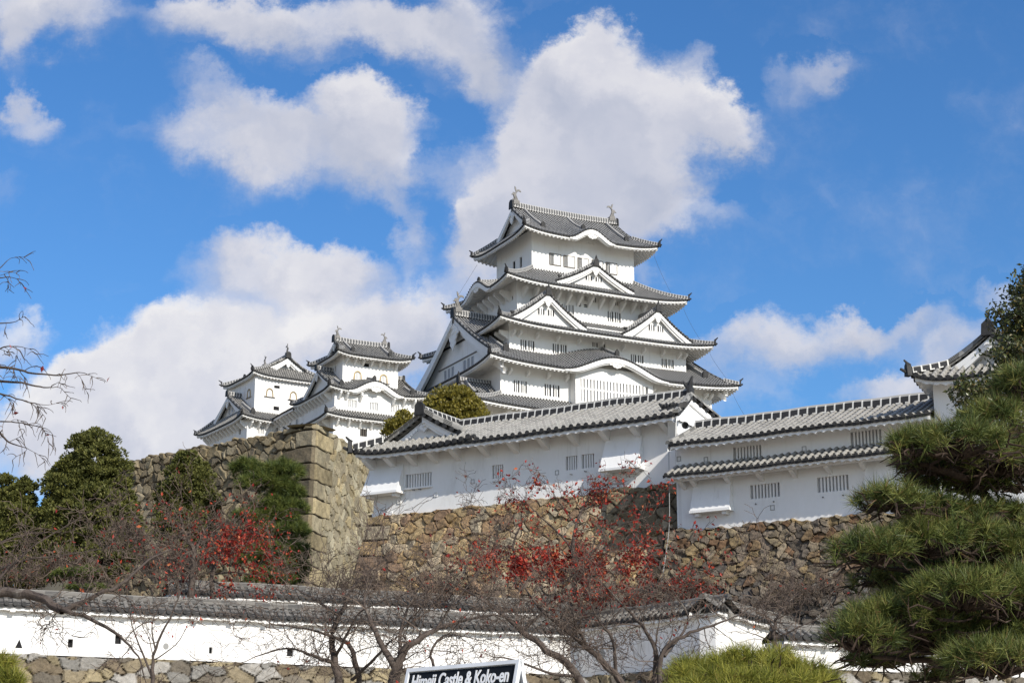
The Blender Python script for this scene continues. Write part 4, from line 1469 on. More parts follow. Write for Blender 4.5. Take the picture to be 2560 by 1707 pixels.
# heart-shaped pendant with scrolls on the wing gable
th = np.linspace(0, 2 * np.pi, 40, endpoint=False)
hx_ = .17 * np.sin(th) ** 3 * 1.25
hz_ = .15 * (13 * np.cos(th) - 5 * np.cos(2 * th) - 2 * np.cos(3 * th) - np.cos(4 * th)) / 13
heart.prism([(-10.45 + a, .02, 16.72 + b_) for a, b_ in zip(hx_, hz_)], (0, -.10, 0))
for sg in (-1, 1):
    t_ = np.linspace(0, 4.9, 24)
    r_ = .10 * (1 - t_ / 7)
    heart.tube(np.stack([-10.45 + sg * (.20 + r_ * np.cos(t_ + 2.6)), np.full_like(t_, -.02), 16.83 + r_ * np.sin(t_ + 2.6)], -1), .016, 5, 1)  # scrolls in grey: shadow lines of the carving put into the colour
    for q in range(5):
        heart.box((-10.45 + sg * (.38 + q * .11) - .05, -.06, 16.62 - q * .075), (-10.45 + sg * (.38 + q * .11) + .05, -.005, 16.72 - q * .075))
heart.discs([(-10.45, -.06, 16.95)], (0, -1, 0), .03, 0, 8, .03)
heart.build('heart_pendant', ['plaster_near', 'shutter_grey'], HALL)
# right gable end of the hall
gm = MB()
gm.poly([(.40, -.30, 15.78), (.40, 5.2, 15.78), (-.38, 2.35, 17.12)])
gm.build('gable_wall', ['plaster_near'], HALL)
vm = MB()
for ye in (-.92, 6.2):
    t = np.linspace(0, 1, 16)
    P = np.stack([-.17 + .95 * t, 2.35 + (ye - 2.35) * t, zzH(-.17 + .95 * t, t, 15.74)], -1)
    vm.sweep(P + np.array([.02, 0, .03]), .24, .14, 0)
    for j in range(11):
        q = P[0] + (P[-1] - P[0]) * (j + .5) / 11
        q[2] = zzH(np.array(q[0]), (j + .5) / 11, 15.74)
        vm.discs([q + np.array([.06, 0, -.02])], (1, 0, 0), .09, 1, 10, .07)
    top = P + np.array([.03, 0, -.1])
    bt_ = top - np.array([0, 0, .2])
    vm.grid(np.stack([top, bt_, bt_ - np.array([.14, 0, 0])], 1), None, 2)
vm.build('verge', ['roof_tile_near', 'dark_tile', 'plaster_near'], HALL)
om = MB()
om.prism([(-.19, 2.35 - .24, 17.12), (-.19, 2.35 + .24, 17.12), (-.19, 2.35 + .2, 17.52), (-.19, 2.35, 17.66), (-.19, 2.35 - .2, 17.52)], (.12, 0, 0))
om.tube([(-.15, 2.35, 17.55), (-.10, 2.35, 17.75), (-.03, 2.35, 17.95)], [.10, .08, .03], 6)
om.tube([(-.23, 2.35, 17.5), (-.36, 2.35, 17.68), (-.40, 2.35, 17.8)], [.08, .06, .03], 6)
om.build('ridge_end_tile', ['dark_tile'], HALL)
# flame-like corner tiles above the right eave
cm = MB()
fl = zzH(np.array(.55), .72, 15.74)
for j in range(6):
    cm.tube([(.55 - j * .12, .02 + (j % 2) * .05, fl + .03), (.48 - j * .13, -.06, fl + .16 + .03 * (j % 3)), (.42 - j * .14, -.02, fl + .24 + .05 * (j % 2))], [.09, .07, .03], 6)
cm.sweep([(-.15, -.02, fl - .05), (.7, -.05, fl - .02)], .22, .16, 0)
cm.discs([(.72, -.3, fl + .05), (.78, -.12, fl + .12)], (.7, -.7, 0), .11, 0, 10, .06)
cm.build('corner_ornament', ['dark_tile'], HALL)
bm_ = MB()
bm_.prism([(.02, -.0, 14.75), (.30, -.0, 14.75), (.72, -.75, 15.58), (.42, -.78, 15.58), (.42, -.0, 15.7)], (0, .12, 0))
bm_.build('corner_brace', ['plaster_near'], HALL)
# loudspeaker under the gable
SPK = thing('horn_loudspeaker', (0, 0, 0), 0, 'small round horn loudspeaker fixed under the right gable of the long hall', 'loudspeaker')
sm = MB()
sp_ = at(1714, 1063, 61.2)
dirv = np.array([-.25, -.93, -.25])
dirv /= np.linalg.norm(dirv)
sm.tube([sp_ + dirv * .18, sp_ + dirv * .08, sp_ - dirv * .06, sp_ - dirv * .2], [.15, .11, .06, .055], 16)
sm.build('horn', ['sign_white'], SPK)
sm = MB()
sm.discs([sp_ + dirv * .10], dirv, .10, 0, 16, .02)
sm.build('grille', ['dark_room'], SPK)

# ---- two-tiered building on the right
RB = thing('gate_hall', (5.56, 61.75, 0), -31, 'white two-tiered gallery with a strip of roof halfway up, right of the long hall', 'hall')
RW = [(3.07, 4.11, 13.72, 14.22), (7.29, 8.36, 13.75, 14.28), (3.65, 4.72, 12.38, 12.86), (6.06, 7.15, 12.37, 12.88)]
RBB = bpy.data.objects.new('gallery_body', None)
COL.objects.link(RBB)
RBB.parent = RB
RBB.location = (7.4, 1.8, 0)
mbw = MB()
holes = [(a - 7.4, b_ - 7.4, c_, d_) for a, b_, c_, d_ in RW]
wall_side(mbw, 'S', 6.5, 3.0, 11.3, 14.45, holes, .16)
wall_side(mbw, 'W', 3.0, 6.5, 11.3, 14.45, [])
wall_side(mbw, 'E', 3.0, 6.5, 11.3, 14.45, [])
mbw.build('wall', ['plaster_near'], RBB)
for a, b_, c_, d_ in holes:
    window(RBB, 'S', a, b_, c_, d_, 3.0, bars=8, depth=.16, back='window_shade_grey', barm='plaster_near', fm='plaster_near')
RR, zzR = straight_roof(RB, 1.0, 10.3, .35, 15.42, -1.98, 14.42, 4.0, 14.42, k=.1, pitch=.255, wall_front=-1.2, name='roof', fascia=.15, scal=.07)
PR, zzP = straight_roof(RB, .82, 10.35, -1.19, 13.78, -2.1, 13.32, 0, 0, k=.05, pitch=.245, ridge=None, front_only=True, wall_front=-1.2, name='pent_roof', fascia=.12, scal=.06, nt_=4)
for x in (1.23, 1.67, 2.94, 4.12, 5.31, 6.54, 7.75, 8.9):
    m_ = MB()
    m_.prism([(x - .07, -1.16, 12.92), (x - .07, -1.24, 12.95), (x - .07, -1.62, 13.10), (x - .07, -1.7, 13.24), (x - .07, -1.16, 13.28)], (.14, 0, 0))
    m_.build('eave_strut', ['plaster_near'], RB)
lm = MB()
lm.box((.95, -1.78, 13.15), (10.3, -1.6, 13.22))
lm.build('eave_beam', ['plaster_near'], RB)
chute(RB, 1.55, 3.02, -1.2, 12.12, 13.3, .36)
chute(RB, 7.75, 9.4, -1.2, 12.12, 13.3, .36)
for x, z in ((2.05, 13.92), (5.66, 13.9), (4.44, 12.02), (1.02, 14.05)):
    slot(RB, 'S', x, z, 1.2)
for x, z in ((3.85, 12.2), (4.5, 12.22), (6.25, 12.2), (6.95, 12.2)):
    pm = MB()
    pm.tube([(x, -1.2, z), (x, -1.25, z)], .022, 6)
    pm.build('drain_spout', ['cable'], RB)
vm = MB()
for ye in (-1.98, 4.0):
    t = np.linspace(0, 1, 14)
    P = np.stack([np.full_like(t, 1.0), .35 + (ye - .35) * t, zzR(np.full_like(t, 1.0), t, 14.42)], -1)
    vm.sweep(P + np.array([-.02, 0, .02]), .2, .12, 0)
    top = P + np.array([-.03, 0, -.04])
    vm.grid(np.stack([top, top - np.array([0, 0, .2]), top - np.array([-.12, 0, .2])], 1), None, 1)
vm.poly([(1.15, -1.1, 14.4), (1.15, 2.6, 14.4), (1.15, .35, 15.35)], 1)
vm.build('verge', ['roof_tile_near', 'plaster_near'], RB)

# ---- corner turret at the right
TR = thing('corner_turret', (5.56, 61.75, 0), -31, 'white corner turret with a front gable, half hidden by trees at the right edge', 'turret')
mb = MB()
mb.box((10.27, -1.5, 11.0), (14.1, 3.5, 15.75))
mb.build('wall', ['plaster_near'], TR)
slot(TR, 'S', 11.55, 14.85, 1.5)
TU = bpy.data.objects.new('upper_roof', None)
COL.objects.link(TU)
TU.parent = TR
TU.location = (12.2, 1.2, 0)
TU.rotation_euler = (0, 0, R(90))
rt = Roof('iri', 3.45, 2.35, 16.95, 15.4, .22, .3, G=2.5, tg=.62, pitch=.26, recess=.3)
rt.tilem = 'roof_tile_near'
mb = MB()
rt.tiles(mb)
mb.build('tiles', ['roof_tile_near', 'dark_tile'], TU)
eb = MB()
rt.eave(eb, 2.7, 1.93, fh=.15, th=.14, teeth=0, raf=.8, rafd=.03, scal=.06)
eb.build('eave', ['plaster_near'], TU)
rt.hips(TU, w_=.2, h=.22, rm='ridge_tile_near', horn=.5)
rt.gables(TU, bw=.26, bt=.12, gy=.3)
rt.ridge(TU, .3, .32, rm='ridge_tile_near', up=.04, onigawara=.9)
om = MB()
om.tube([(-2.66, 0, 17.15), (-2.67, 0, 17.28), (-2.67, 0, 17.42), (-2.67, 0, 17.5)], [.11, .13, .04, .06], 10)
om.tube([(-2.67, 0, 17.46), (-2.67, 0, 17.6)], [.025, .012], 6)
om.build('ridge_end_tile', ['dark_tile'], TU)

# ================================================================== STONE WALLS
GOLD = [(.36, .27, .15), (.30, .21, .11), (.40, .31, .19), (.25, .17, .10), (.33, .28, .20), (.22, .15, .10), (.37, .30, .21)]
GREY_SHADED = [(.26, .215, .14), (.20, .165, .11), (.31, .26, .17), (.23, .19, .13), (.16, .135, .095), (.29, .235, .145), (.33, .285, .20)]
PALE = [(.34, .295, .20), (.38, .335, .225), (.30, .26, .18), (.35, .29, .175), (.27, .235, .165), (.40, .36, .26)]
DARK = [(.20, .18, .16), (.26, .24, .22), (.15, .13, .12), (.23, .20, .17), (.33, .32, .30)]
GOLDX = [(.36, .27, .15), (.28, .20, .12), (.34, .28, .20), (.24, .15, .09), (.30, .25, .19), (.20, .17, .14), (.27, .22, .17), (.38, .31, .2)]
GREY_SHADED, GOLDX, DARK = [[tuple(c * q for c in t_) for t_ in p_] for p_, q in ((GREY_SHADED, .86), (GOLDX, .70), (DARK, .58))]
GOLD = [tuple(c * 1.18 for c in t_) for t_ in GOLD]


def stone_field(S, Z, cw, ch, seed, pal, corner=None, depth=.13, rough=1.0, tilt=.28, pal_low=None, zmix=None, spread=.85, edgew=.22, rowshift=True):
    """relief and colour of a dry stone face, sampled at (S, Z); corner = (s0, +1/-1, row height, long, short)"""
    rg = np.random.default_rng(seed)
    N = 400
    jx, jz = rg.random((N, N)), rg.random((N, N))
    tx, tz, of, ci = rg.normal(size=(N, N)), rg.normal(size=(N, N)), rg.random((N, N)), rg.random((N, N))
    sz_ = .75 + .5 * rg.random((N, N))
    wS = S + .10 * cw * np.sin(Z * 3.1 / ch + S * 1.3)
    wZ = Z + .16 * ch * np.sin(S * 2.1 / cw) + .10 * ch * np.sin(S * 5.3 / cw + Z)
    gi, gj = np.floor(wS / cw).astype(int), np.floor(wZ / ch).astype(int)
    F1 = np.full(S.shape, 9.0)
    F2 = F1.copy()
    ID = np.zeros(S.shape, int)
    CX, CZ_ = np.zeros(S.shape), np.zeros(S.shape)
    for di in (-2, -1, 0, 1, 2):
        for dj in (-1, 0, 1):
            a, b_ = gi + di, gj + dj
            ia, ib = a % N, b_ % N
            px = (a + .5 + (jx[ia, ib] - .5) * spread + (.5 * (b_ % 2) if rowshift else 0)) * cw
            pz = (b_ + .5 + (jz[ia, ib] - .5) * spread) * ch
            d = (np.abs((wS - px) / cw) ** 2.6 + np.abs((wZ - pz) / ch) ** 2.6) ** (1 / 2.6) / sz_[ia, ib]
            near = d < F1
            F2 = np.where(near, F1, np.minimum(F2, d))
            ID = np.where(near, ia * N + ib, ID)
            CX = np.where(near, px, CX)
            CZ_ = np.where(near, pz, CZ_)
            F1 = np.minimum(F1, d)
    e = F2 - F1
    k = np.clip(e / edgew, 0, 1)
    k = (1 - (1 - k) ** 2.6) ** .6
    fl = ID
    t1, t2, o1, c1 = tx.ravel()[fl], tz.ravel()[fl], of.ravel()[fl], ci.ravel()[fl]
    D = depth * k * (.55 + .9 * o1) + tilt * (t1 * (wS - CX) + t2 * (wZ - CZ_)) * np.clip(e / .3, 0, 1) * .5
    pal = np.array(pal)
    colr = pal[(c1 * 997).astype(int) % len(pal)] * (.78 + .44 * ((c1 * 7919) % 1))[..., None]
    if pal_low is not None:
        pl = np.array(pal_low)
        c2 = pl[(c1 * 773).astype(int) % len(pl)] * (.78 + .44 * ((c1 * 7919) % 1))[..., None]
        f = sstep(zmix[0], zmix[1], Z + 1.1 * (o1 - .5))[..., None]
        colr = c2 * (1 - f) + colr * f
    if corner:
        s0, sg, rh, lo, sh = corner
        dist = (s0 - S) * sg
        rz = Z / rh + .05 * np.sin(S * 2.0)
        row = np.floor(rz).astype(int)
        L = np.where(row % 2 == 0, lo, sh) * (1 + .12 * np.sin(row * 12.9))
        ins = (dist < L) & (dist > -.5)
        ez = np.minimum(rz - row, 1 - (rz - row)) * rh
        es = L - dist
        kk = np.clip(np.minimum(ez, es) / .085, 0, 1)
        Dc = depth * 1.05 * np.sqrt(1 - (1 - kk) ** 2) + .03 * np.sin(row * 5.1) + .018 * np.sin(S * 7.1 + row) * np.sin(Z * 8.3 + row * 2)
        cc = np.array(pal)[(row * 3) % len(pal)] * (.90 + .22 * np.sin(row * 7.7) + .10 * np.sin(S * 2.3 + row * 2.1) + .06 * np.sin(S * 9 + Z * 7))[..., None]
        D = np.where(ins, Dc, D)
        colr = np.where(ins[..., None], cc, colr)
        k = np.where(ins, kk, k)
    dirt = np.array((.045, .036, .025))
    g = np.clip((k - .25) / .4, 0, 1)[..., None]
    colr = colr * g + dirt * (1 - g)
    D = D + rough * (.012 * np.sin(S * 17 + Z * 9) * np.sin(Z * 21 - S * 5))
    return D, colr


def stone_face(mb, cols, o, X, Y, s0, s1, z0, z1, bat, res, topw=.0, sfun=None, flush=None, **kw):
    """o origin, X along, -Y outwards; bat(z) batter outwards at height z"""
    s = np.arange(s0, s1 + res, res)
    z = np.arange(z0, z1 + res, res)
    S, Z = np.meshgrid(s, z, indexing='ij')
    D, C = stone_field(S, Z, **kw)
    if topw:
        lim = z1 - topw * (.5 + .5 * np.sin(S * 3.3 + 1.2) * np.sin(S * 1.37)) - topw * .4 * np.abs(np.sin(S * 6.1))
        D = D - np.clip((Z - lim) / (topw * .6), 0, 1) * .5
        Z = np.minimum(Z, lim + .04)
    if flush:
        D = D * np.clip((flush[0] - S) * flush[1] / .05, 0, 1)
    out = bat(Z) + D
    SS = S if sfun is None else sfun(S, Z)
    P = np.array(o)[None, None, :] + SS[..., None] * X - out[..., None] * Y
    P[..., 2] = Z
    mb.grid(P)
    cols.append(np.concatenate([C.reshape(-1, 3), np.ones((C.size // 3, 1))], 1))
    # top ledge going back
    T = P[:, -1]
    B_ = T + Y * 1.2
    mb.grid(np.stack([T, B_], 1))
    q = np.concatenate([np.stack([C[:, -1], C[:, -1]], 1).reshape(-1, 3), np.ones((2 * len(s), 1))], 1)
    cols.append(q)


def frame2(a):
    a = R(a)
    return np.array([math.cos(a), math.sin(a), 0]), np.array([-math.sin(a), math.cos(a), 0])


def stone_wall(name, label, mb, cols):
    o = mb.build(name, ['wall_stone'], None, smooth=False, col=np.concatenate(cols))
    return tag(o, label, 'stone wall')


# tall corner bastion at the left
Xl, Yl = frame2(-38.2)
Xr, Yr = frame2(75.5)
o_ = (-9.7, 85, 0)
mb, cols = MB(), []


def batL(z):
    q = np.clip((21.05 - z) / 8.0, 0, 1.2)
    return .5 * q + .5 * q * q


def batRt(z):
    q = np.clip((21.05 - z) / 8.0, 0, 1.2)
    return .17 * q + .17 * q * q


# the faces meet along the corner whatever the batter
cosn = float(Yl @ Yr)
shl = lambda z: (batRt(z) - batL(z) * cosn) / -float(Xl @ Yr)
shr = lambda z: (batL(z) - batRt(z) * cosn) / -float(Xr @ Yl)
stone_face(mb, cols, o_, Xl, Yl, -16.5, 0.0, 11.0, 21.0, batL, .036, topw=.22, sfun=lambda S, Z: S + shl(Z), flush=(0, 1), cw=.54, ch=.46, seed=3, rough=.3, pal=GREY_SHADED, corner=(0, 1, .86, 1.9, 1.1), depth=.2, tilt=.34)  # left face: shade against the sunlit right face put into a darker palette
stone_face(mb, cols, o_, Xr, Yr, 0, 11.0, 11.0, 21.0, batRt, .036, topw=.12, sfun=lambda S, Z: S + shr(Z), flush=(0, -1), cw=.58, ch=.48, seed=5, rough=.3, pal=PALE, corner=(0, -1, .86, 1.2, 2.1), depth=.13, tilt=.2, edgew=.11, spread=1.0)
stone_wall('stone_wall', 'tall grey-brown stone bastion with sharp corner, behind the pine and evergreens on the left', mb, cols)

# golden wall under the hall
Xh, Yh = frame2(-31)
mb, cols = MB(), []


def batG(z):
    q = np.clip((13.45 - z) / 5, 0, 1.6)
    return 1.4 * q + .5 * q * q


stone_face(mb, cols, (5.56, 61.75, 0), Xh, Yh, -12.95, 1.0, 7.4, 13.46, batG, .028, topw=.1, sfun=lambda S, Z: np.where(S < -11, S + (-.10 * batG(Z)) * np.clip((-11 - S) / 1.95, 0, 1), S), cw=.48, ch=.37, seed=11, pal=GOLD, corner=(-12.95, -1, .62, 1.15, .7), depth=.15, tilt=.3, pal_low=DARK, zmix=(9.0, 10.4), edgew=.17)
# left return of the golden wall
stone_face(mb, cols, (5.56, 61.75, 0) - 12.95 * Xh, Yh * -1, Xh, -6.0, 0.0, 7.4, 13.46, lambda z: batG(z) * .1, .06, sfun=lambda S, Z: S + batG(Z), cw=.62, ch=.45, seed=12, pal=GOLD, depth=.14)
stone_wall('stone_wall', 'golden rubble wall with squared corner stones directly beneath the long white hall', mb, cols)
mb, cols = MB(), []


def batR(z):
    q = np.clip((11.62 - z) / 4, 0, 1.6)
    return 1.2 + 1.1 * q + .5 * q * q


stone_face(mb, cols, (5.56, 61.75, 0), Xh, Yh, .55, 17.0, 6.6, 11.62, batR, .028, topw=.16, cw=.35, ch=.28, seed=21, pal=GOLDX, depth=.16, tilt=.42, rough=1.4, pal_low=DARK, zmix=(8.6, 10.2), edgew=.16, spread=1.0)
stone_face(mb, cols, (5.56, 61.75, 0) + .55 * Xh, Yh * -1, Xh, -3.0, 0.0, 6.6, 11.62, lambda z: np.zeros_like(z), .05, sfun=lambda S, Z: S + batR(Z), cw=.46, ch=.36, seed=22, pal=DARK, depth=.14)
# blocks between hall and gallery, the gallery's shade painted into their darker colour
stone_face(mb, cols, (5.56, 61.75, 0) - .02 * Yh, Xh, Yh, -2.2, .95, 11.2, 13.5, lambda z: .25 + np.clip((13.45 - z) * .2, 0, 2), .04, topw=.12, cw=.72, ch=.5, seed=25, pal=GREY_SHADED, depth=.13)
stone_wall('stone_wall', 'rough brown rubble wall below the two-tiered gallery, partly behind the big pine', mb, cols)

# ================================================================== LOW PLASTERED WALLS IN FRONT
def garden_wall(o, ang, x0, x1, ze, zb, zr, label, holes=(), base=True, seed=0, ridge=True, zlow=2.0, thick=.5, ex0=0, ex1=0):
    g = thing('garden_wall', o, ang, label, 'wall')
    hs_ = [(a, b_, c_, d_) for a, b_, c_, d_, k in holes if k == 'sq']
    mb = MB()
    rx0, rx1 = x0, x1
    x0, x1 = x0 + ex0, x1 + ex1
    xm_ = (x0 + x1) / 2
    shifted = [(a - xm_, b_ - xm_, c_, d_) for a, b_, c_, d_ in hs_]
    tmp = MB()
    wall_side(tmp, 'S', (x1 - x0) / 2, thick / 2, zb, ze, shifted, .14)
    wall_side(tmp, 'N', (x1 - x0) / 2, thick / 2, zb, ze, [])
    wall_side(tmp, 'W', thick / 2, (x1 - x0) / 2, zb, ze, [])
    wall_side(tmp, 'E', thick / 2, (x1 - x0) / 2, zb, ze, [])
    for a, b_, c_, d_ in shifted:
        tmp.poly(sp3('S', [a, b_, b_, a], thick / 2 - .13, [c_, c_, d_, d_]), 1)
    V = [v + np.array([xm_, .25 + thick / 2, 0]) for v in tmp.V]
    tmp.V = V
    tmp.build('wall', ['plaster_old', 'dark_room'], g)
    for a, b_, c_, d_, k in holes:
        lo = MB()
        y = .25 - .004
        if k == 'tri':
            lo.prism([((a + b_) / 2, y, d_), (b_, y, c_), (a, y, c_)], (0, .012, 0), 1)
        if k == 'round':
            th_ = np.linspace(0, 2 * np.pi, 20, endpoint=False)
            lo.prism([((a + b_) / 2 + (b_ - a) / 2 * math.cos(q), y, (c_ + d_) / 2 + (d_ - c_) / 2 * math.sin(q)) for q in th_], (0, .012, 0), 0)
        if k == 'slit':
            lo.box((a, y, c_), (b_, y + .012, d_), 1)
        if k == 'sq':
            for (p0, p1, q0, q1) in ((a - .03, a, c_ - .03, d_ + .03), (b_, b_ + .03, c_ - .03, d_ + .03), (a, b_, c_ - .03, c_), (a, b_, d_, d_ + .03)):
                lo.box((p0, y - .008, q0), (p1, y + .02, q1), 2)
        lo.build('loophole', ['pipe_grey', 'dark_room', 'plaster_old'], g)
    straight_roof(g, rx0, rx1, .5, zr - .12, 0.0, ze + .08, 1.0, ze + .08, k=.08, pitch=.235, tilem='roof_tile_wall', rm='roof_tile_wall', ridge=(.22, .15), fascia=.10, scal=.02, wall_front=.25, fm='plaster_old', rib=.34, teeth=None, nt_=5)
    em = MB()
    for a in np.arange(x0 + .3, x1, 1.02):
        em.box((a - .07, .02, ze - .11), (a + .07, .26, ze - .03))
    em.build('rafter_end', ['plaster_old'], g)
    if base:
        sb_, cols_ = MB(), []
        X, Y = np.array([1.0, 0, 0]), np.array([0, 1.0, 0])
        stone_face(sb_, cols_, (0, .12, 0), X, Y, x0, x1, zlow, zb + .03, lambda z: np.clip((zb - z) * .18, 0, 2), .04, topw=.08, cw=.55, ch=.34, seed=31 + seed, pal=[(.28, .235, .16), (.27, .26, .24), (.31, .26, .165), (.20, .175, .14), (.34, .325, .30), (.18, .145, .10)], depth=.12, tilt=.35)
        sb_.build('stone_base', ['wall_stone'], g, col=np.concatenate(cols_))
    return g


LH = [(.52, .72, 6.38, 6.62, 'tri'), (1.93, 2.07, 6.45, 6.68, 'sq'), (3.22, 3.40, 6.60, 6.86, 'sq'), (5.90, 6.0, 6.44, 6.62, 'sq'), (4.58, 4.74, 6.50, 6.68, 'round'), (1.38, 1.41, 7.02, 7.16, 'slit'), (8.2, 8.4, 6.45, 6.7, 'sq'), (11.0, 11.2, 6.45, 6.7, 'round')]
WA = at(0, 1509, 48)
garden_wall((WA[0], 48, 0), 24, -3.0, 17.42, 7.44, 6.22, 8.0, 'long sunlit white plaster wall with loopholes and tile cap, at the lower left', LH, seed=1, ex1=.6)
garden_wall((1.81, 55.27, 0), -50, -.1, 6.3, 7.6, 6.15, 8.15, 'shaded white wall section with two round ports behind bare cherry branches', [(1.0, 1.32, 6.62, 6.95, 'round'), (3.9, 4.25, 6.62, 6.98, 'round')], seed=2, ex0=-.5, ex1=-.28)
garden_wall((5.9, 50.39, 0), 60, 0.0, 9.0, 7.62, 6.1, 8.15, 'sunlit white wall turning away to the right, low behind the round pine bush', (), seed=3, ex0=.28)
WB = at(622, 1455, 58)
garden_wall((WB[0], 58, 0), 24, -2.6, 13.0, 8.95, 7.4, 9.5, 'second low tiled wall standing behind the long sunlit one, half hidden by red leaves', (), base=False, seed=4)
WC = at(1960, 1600, 43)
garden_wall((WC[0], 43, 0), 24, 0.0, 9.0, float(WC[2]), float(WC[2]) - .62, float(WC[2]) + .45, 'low sunlit wall glimpsed under the lowest boughs of the big pine', (), seed=6)

# ================================================================== VEGETATION
def leaf_mesh(name, C, D, size, m_, parent, rg, asp=.5, var=None, fold=True, droop=0.0):
    """leaves: one pointed four-sided blade at each C, growing along D"""
    n = len(C)
    D = D / np.maximum(np.linalg.norm(D, axis=1, keepdims=True), 1e-9)
    a = rg.normal(size=(n, 3))
    side = np.cross(D, a)
    side /= np.maximum(np.linalg.norm(side, axis=1, keepdims=True), 1e-9)
    L = size * (.7 + .6 * rg.random(n))[:, None]
    mid = C + D * L * .5
    up = np.cross(side, D) * L * .1
    V = np.stack([C, mid + side * L * asp * .5 + up, C + D * L, mid - side * L * asp * .5 + up], 1).reshape(-1, 3)
    F = np.arange(n * 4).reshape(n, 4)
    mb = MB()
    mb.add(V, F)
    v = np.repeat(rg.random(n) if var is None else var, 4)
    return mb.build(name, [m_], parent, var=v)


def needle_mesh(name, C, D, length, width, per, m_, parent, rg, cone=1.0, var=None):
    """pine tufts: fans of thin needles at each C round the axis D"""
    n = len(C)
    D = D / np.linalg.norm(D, axis=1, keepdims=True)
    CC = np.repeat(C, per, 0)
    DD = np.repeat(D, per, 0)
    r_ = rg.normal(size=(n * per, 3))
    r_ /= np.linalg.norm(r_, axis=1, keepdims=True)
    d = DD * (cone * (.35 + .9 * rg.random((n * per, 1)))) + r_
    d /= np.linalg.norm(d, axis=1, keepdims=True)
    L = (length * (.65 + .5 * rg.random(n * per)))[:, None]
    st = CC - DD * (rg.random((n * per, 1)) * length * .55)
    s_ = np.cross(d, rg.normal(size=(n * per, 3)))
    s_ /= np.maximum(np.linalg.norm(s_, axis=1, keepdims=True), 1e-9)
    V = np.stack([st - s_ * width / 2, st + s_ * width / 2, st + d * L], 1).reshape(-1, 3)
    mb = MB()
    mb.add(V, np.arange(n * per * 3).reshape(-1, 3))
    tv = np.repeat(rg.random(n) * .6 if var is None else var * 1.3, per) + rg.random(n * per) * .5
    dead = rg.random(n * per) < .035
    tv = np.where(dead, .98, np.minimum(tv, .92))
    return mb.build(name, [m_], parent, var=np.repeat(tv, 3))


def segs_mesh(name, segs, m_, parent, n=4, var=None):
    S_ = np.array([np.concatenate([a, b_, [r0, r1]]) for a, b_, r0, r1 in segs])
    P0_, P1_, R0, R1 = S_[:, :3], S_[:, 3:6], S_[:, 6], S_[:, 7]
    d = P1_ - P0_
    d /= np.maximum(np.linalg.norm(d, axis=1, keepdims=True), 1e-9)
    a = np.cross(d, np.array([.31, .17, .93]))
    a /= np.maximum(np.linalg.norm(a, axis=1, keepdims=True), 1e-9)
    bb = np.cross(d, a)
    th = np.linspace(0, 2 * np.pi, n, endpoint=False)
    ring = np.cos(th)[None, :, None] * a[:, None, :] + np.sin(th)[None, :, None] * bb[:, None, :]
    V = np.concatenate([P0_[:, None] + ring * R0[:, None, None], P1_[:, None] + ring * R1[:, None, None]], 1)
    i0 = np.arange(len(S_)) * 2 * n
    F = np.concatenate([np.stack([i0 + k, i0 + (k + 1) % n, i0 + n + (k + 1) % n, i0 + n + k], -1) for k in range(n)])
    mb = MB()
    mb.add(V.reshape(-1, 3), F)
    v = None
    if var is not None:
        v = np.repeat(var.random(len(S_)), 2 * n)
    return mb.build(name, [m_], parent, smooth=n > 4, var=v)


def unit(v):
    return v / max(np.linalg.norm(v), 1e-9)


def twig(rg, p, d, length, r, segs, tips, depth, droop=.0, bend=.28, nchild=3, steps=5, ratio=.55, flat=1.0, up=.0):
    st = length / steps
    d = unit(d)
    for i in range(steps):
        d = unit(d + rg.normal(size=3) * bend * np.array([1, 1 * flat, 1]) + np.array([0, 0, up - droop]))
        q = p + d * st
        r2 = r * .84
        segs.append((p, q, r, r2))
        p, r = q, r2
        if depth > 0 and (i > 0):
            for _ in range(1 if nchild < 2 else (1 + (rg.random() < (nchild - 2) * .5))):
                c = unit(d * .8 + rg.normal(size=3) * .75 * np.array([1, flat, 1]))
                twig(rg, p, c, length * ratio * (.7 + .6 * rg.random()), max(r * .62, .0028), segs, tips, depth - 1, droop, bend, nchild, steps, ratio, flat, up)
    tips.append((p, d))


def limb_path(pts, Y0):
    """pts: (u, v, dY, radius): a branch surveyed in the photograph, with its depth"""
    P = [at(u, v, Y0 + dy) for u, v, dy, r in pts]
    Rr = [r for *_, r in pts]
    # smooth subdivision with a little wander
    out, ro = [], []
    for i in range(len(P) - 1):
        for t in (0, .25, .5, .75):
            a0 = P[max(i - 1, 0)]
            a1, a2 = P[i], P[i + 1]
            a3 = P[min(i + 2, len(P) - 1)]
            q = .5 * ((2 * a1) + (-a0 + a2) * t + (2 * a0 - 5 * a1 + 4 * a2 - a3) * t * t + (-a0 + 3 * a1 - 3 * a2 + a3) * t ** 3)
            out.append(q)
            ro.append(Rr[i] + (Rr[i + 1] - Rr[i]) * t)
    out.append(P[-1])
    ro.append(Rr[-1])
    return np.array(out), np.array(ro)


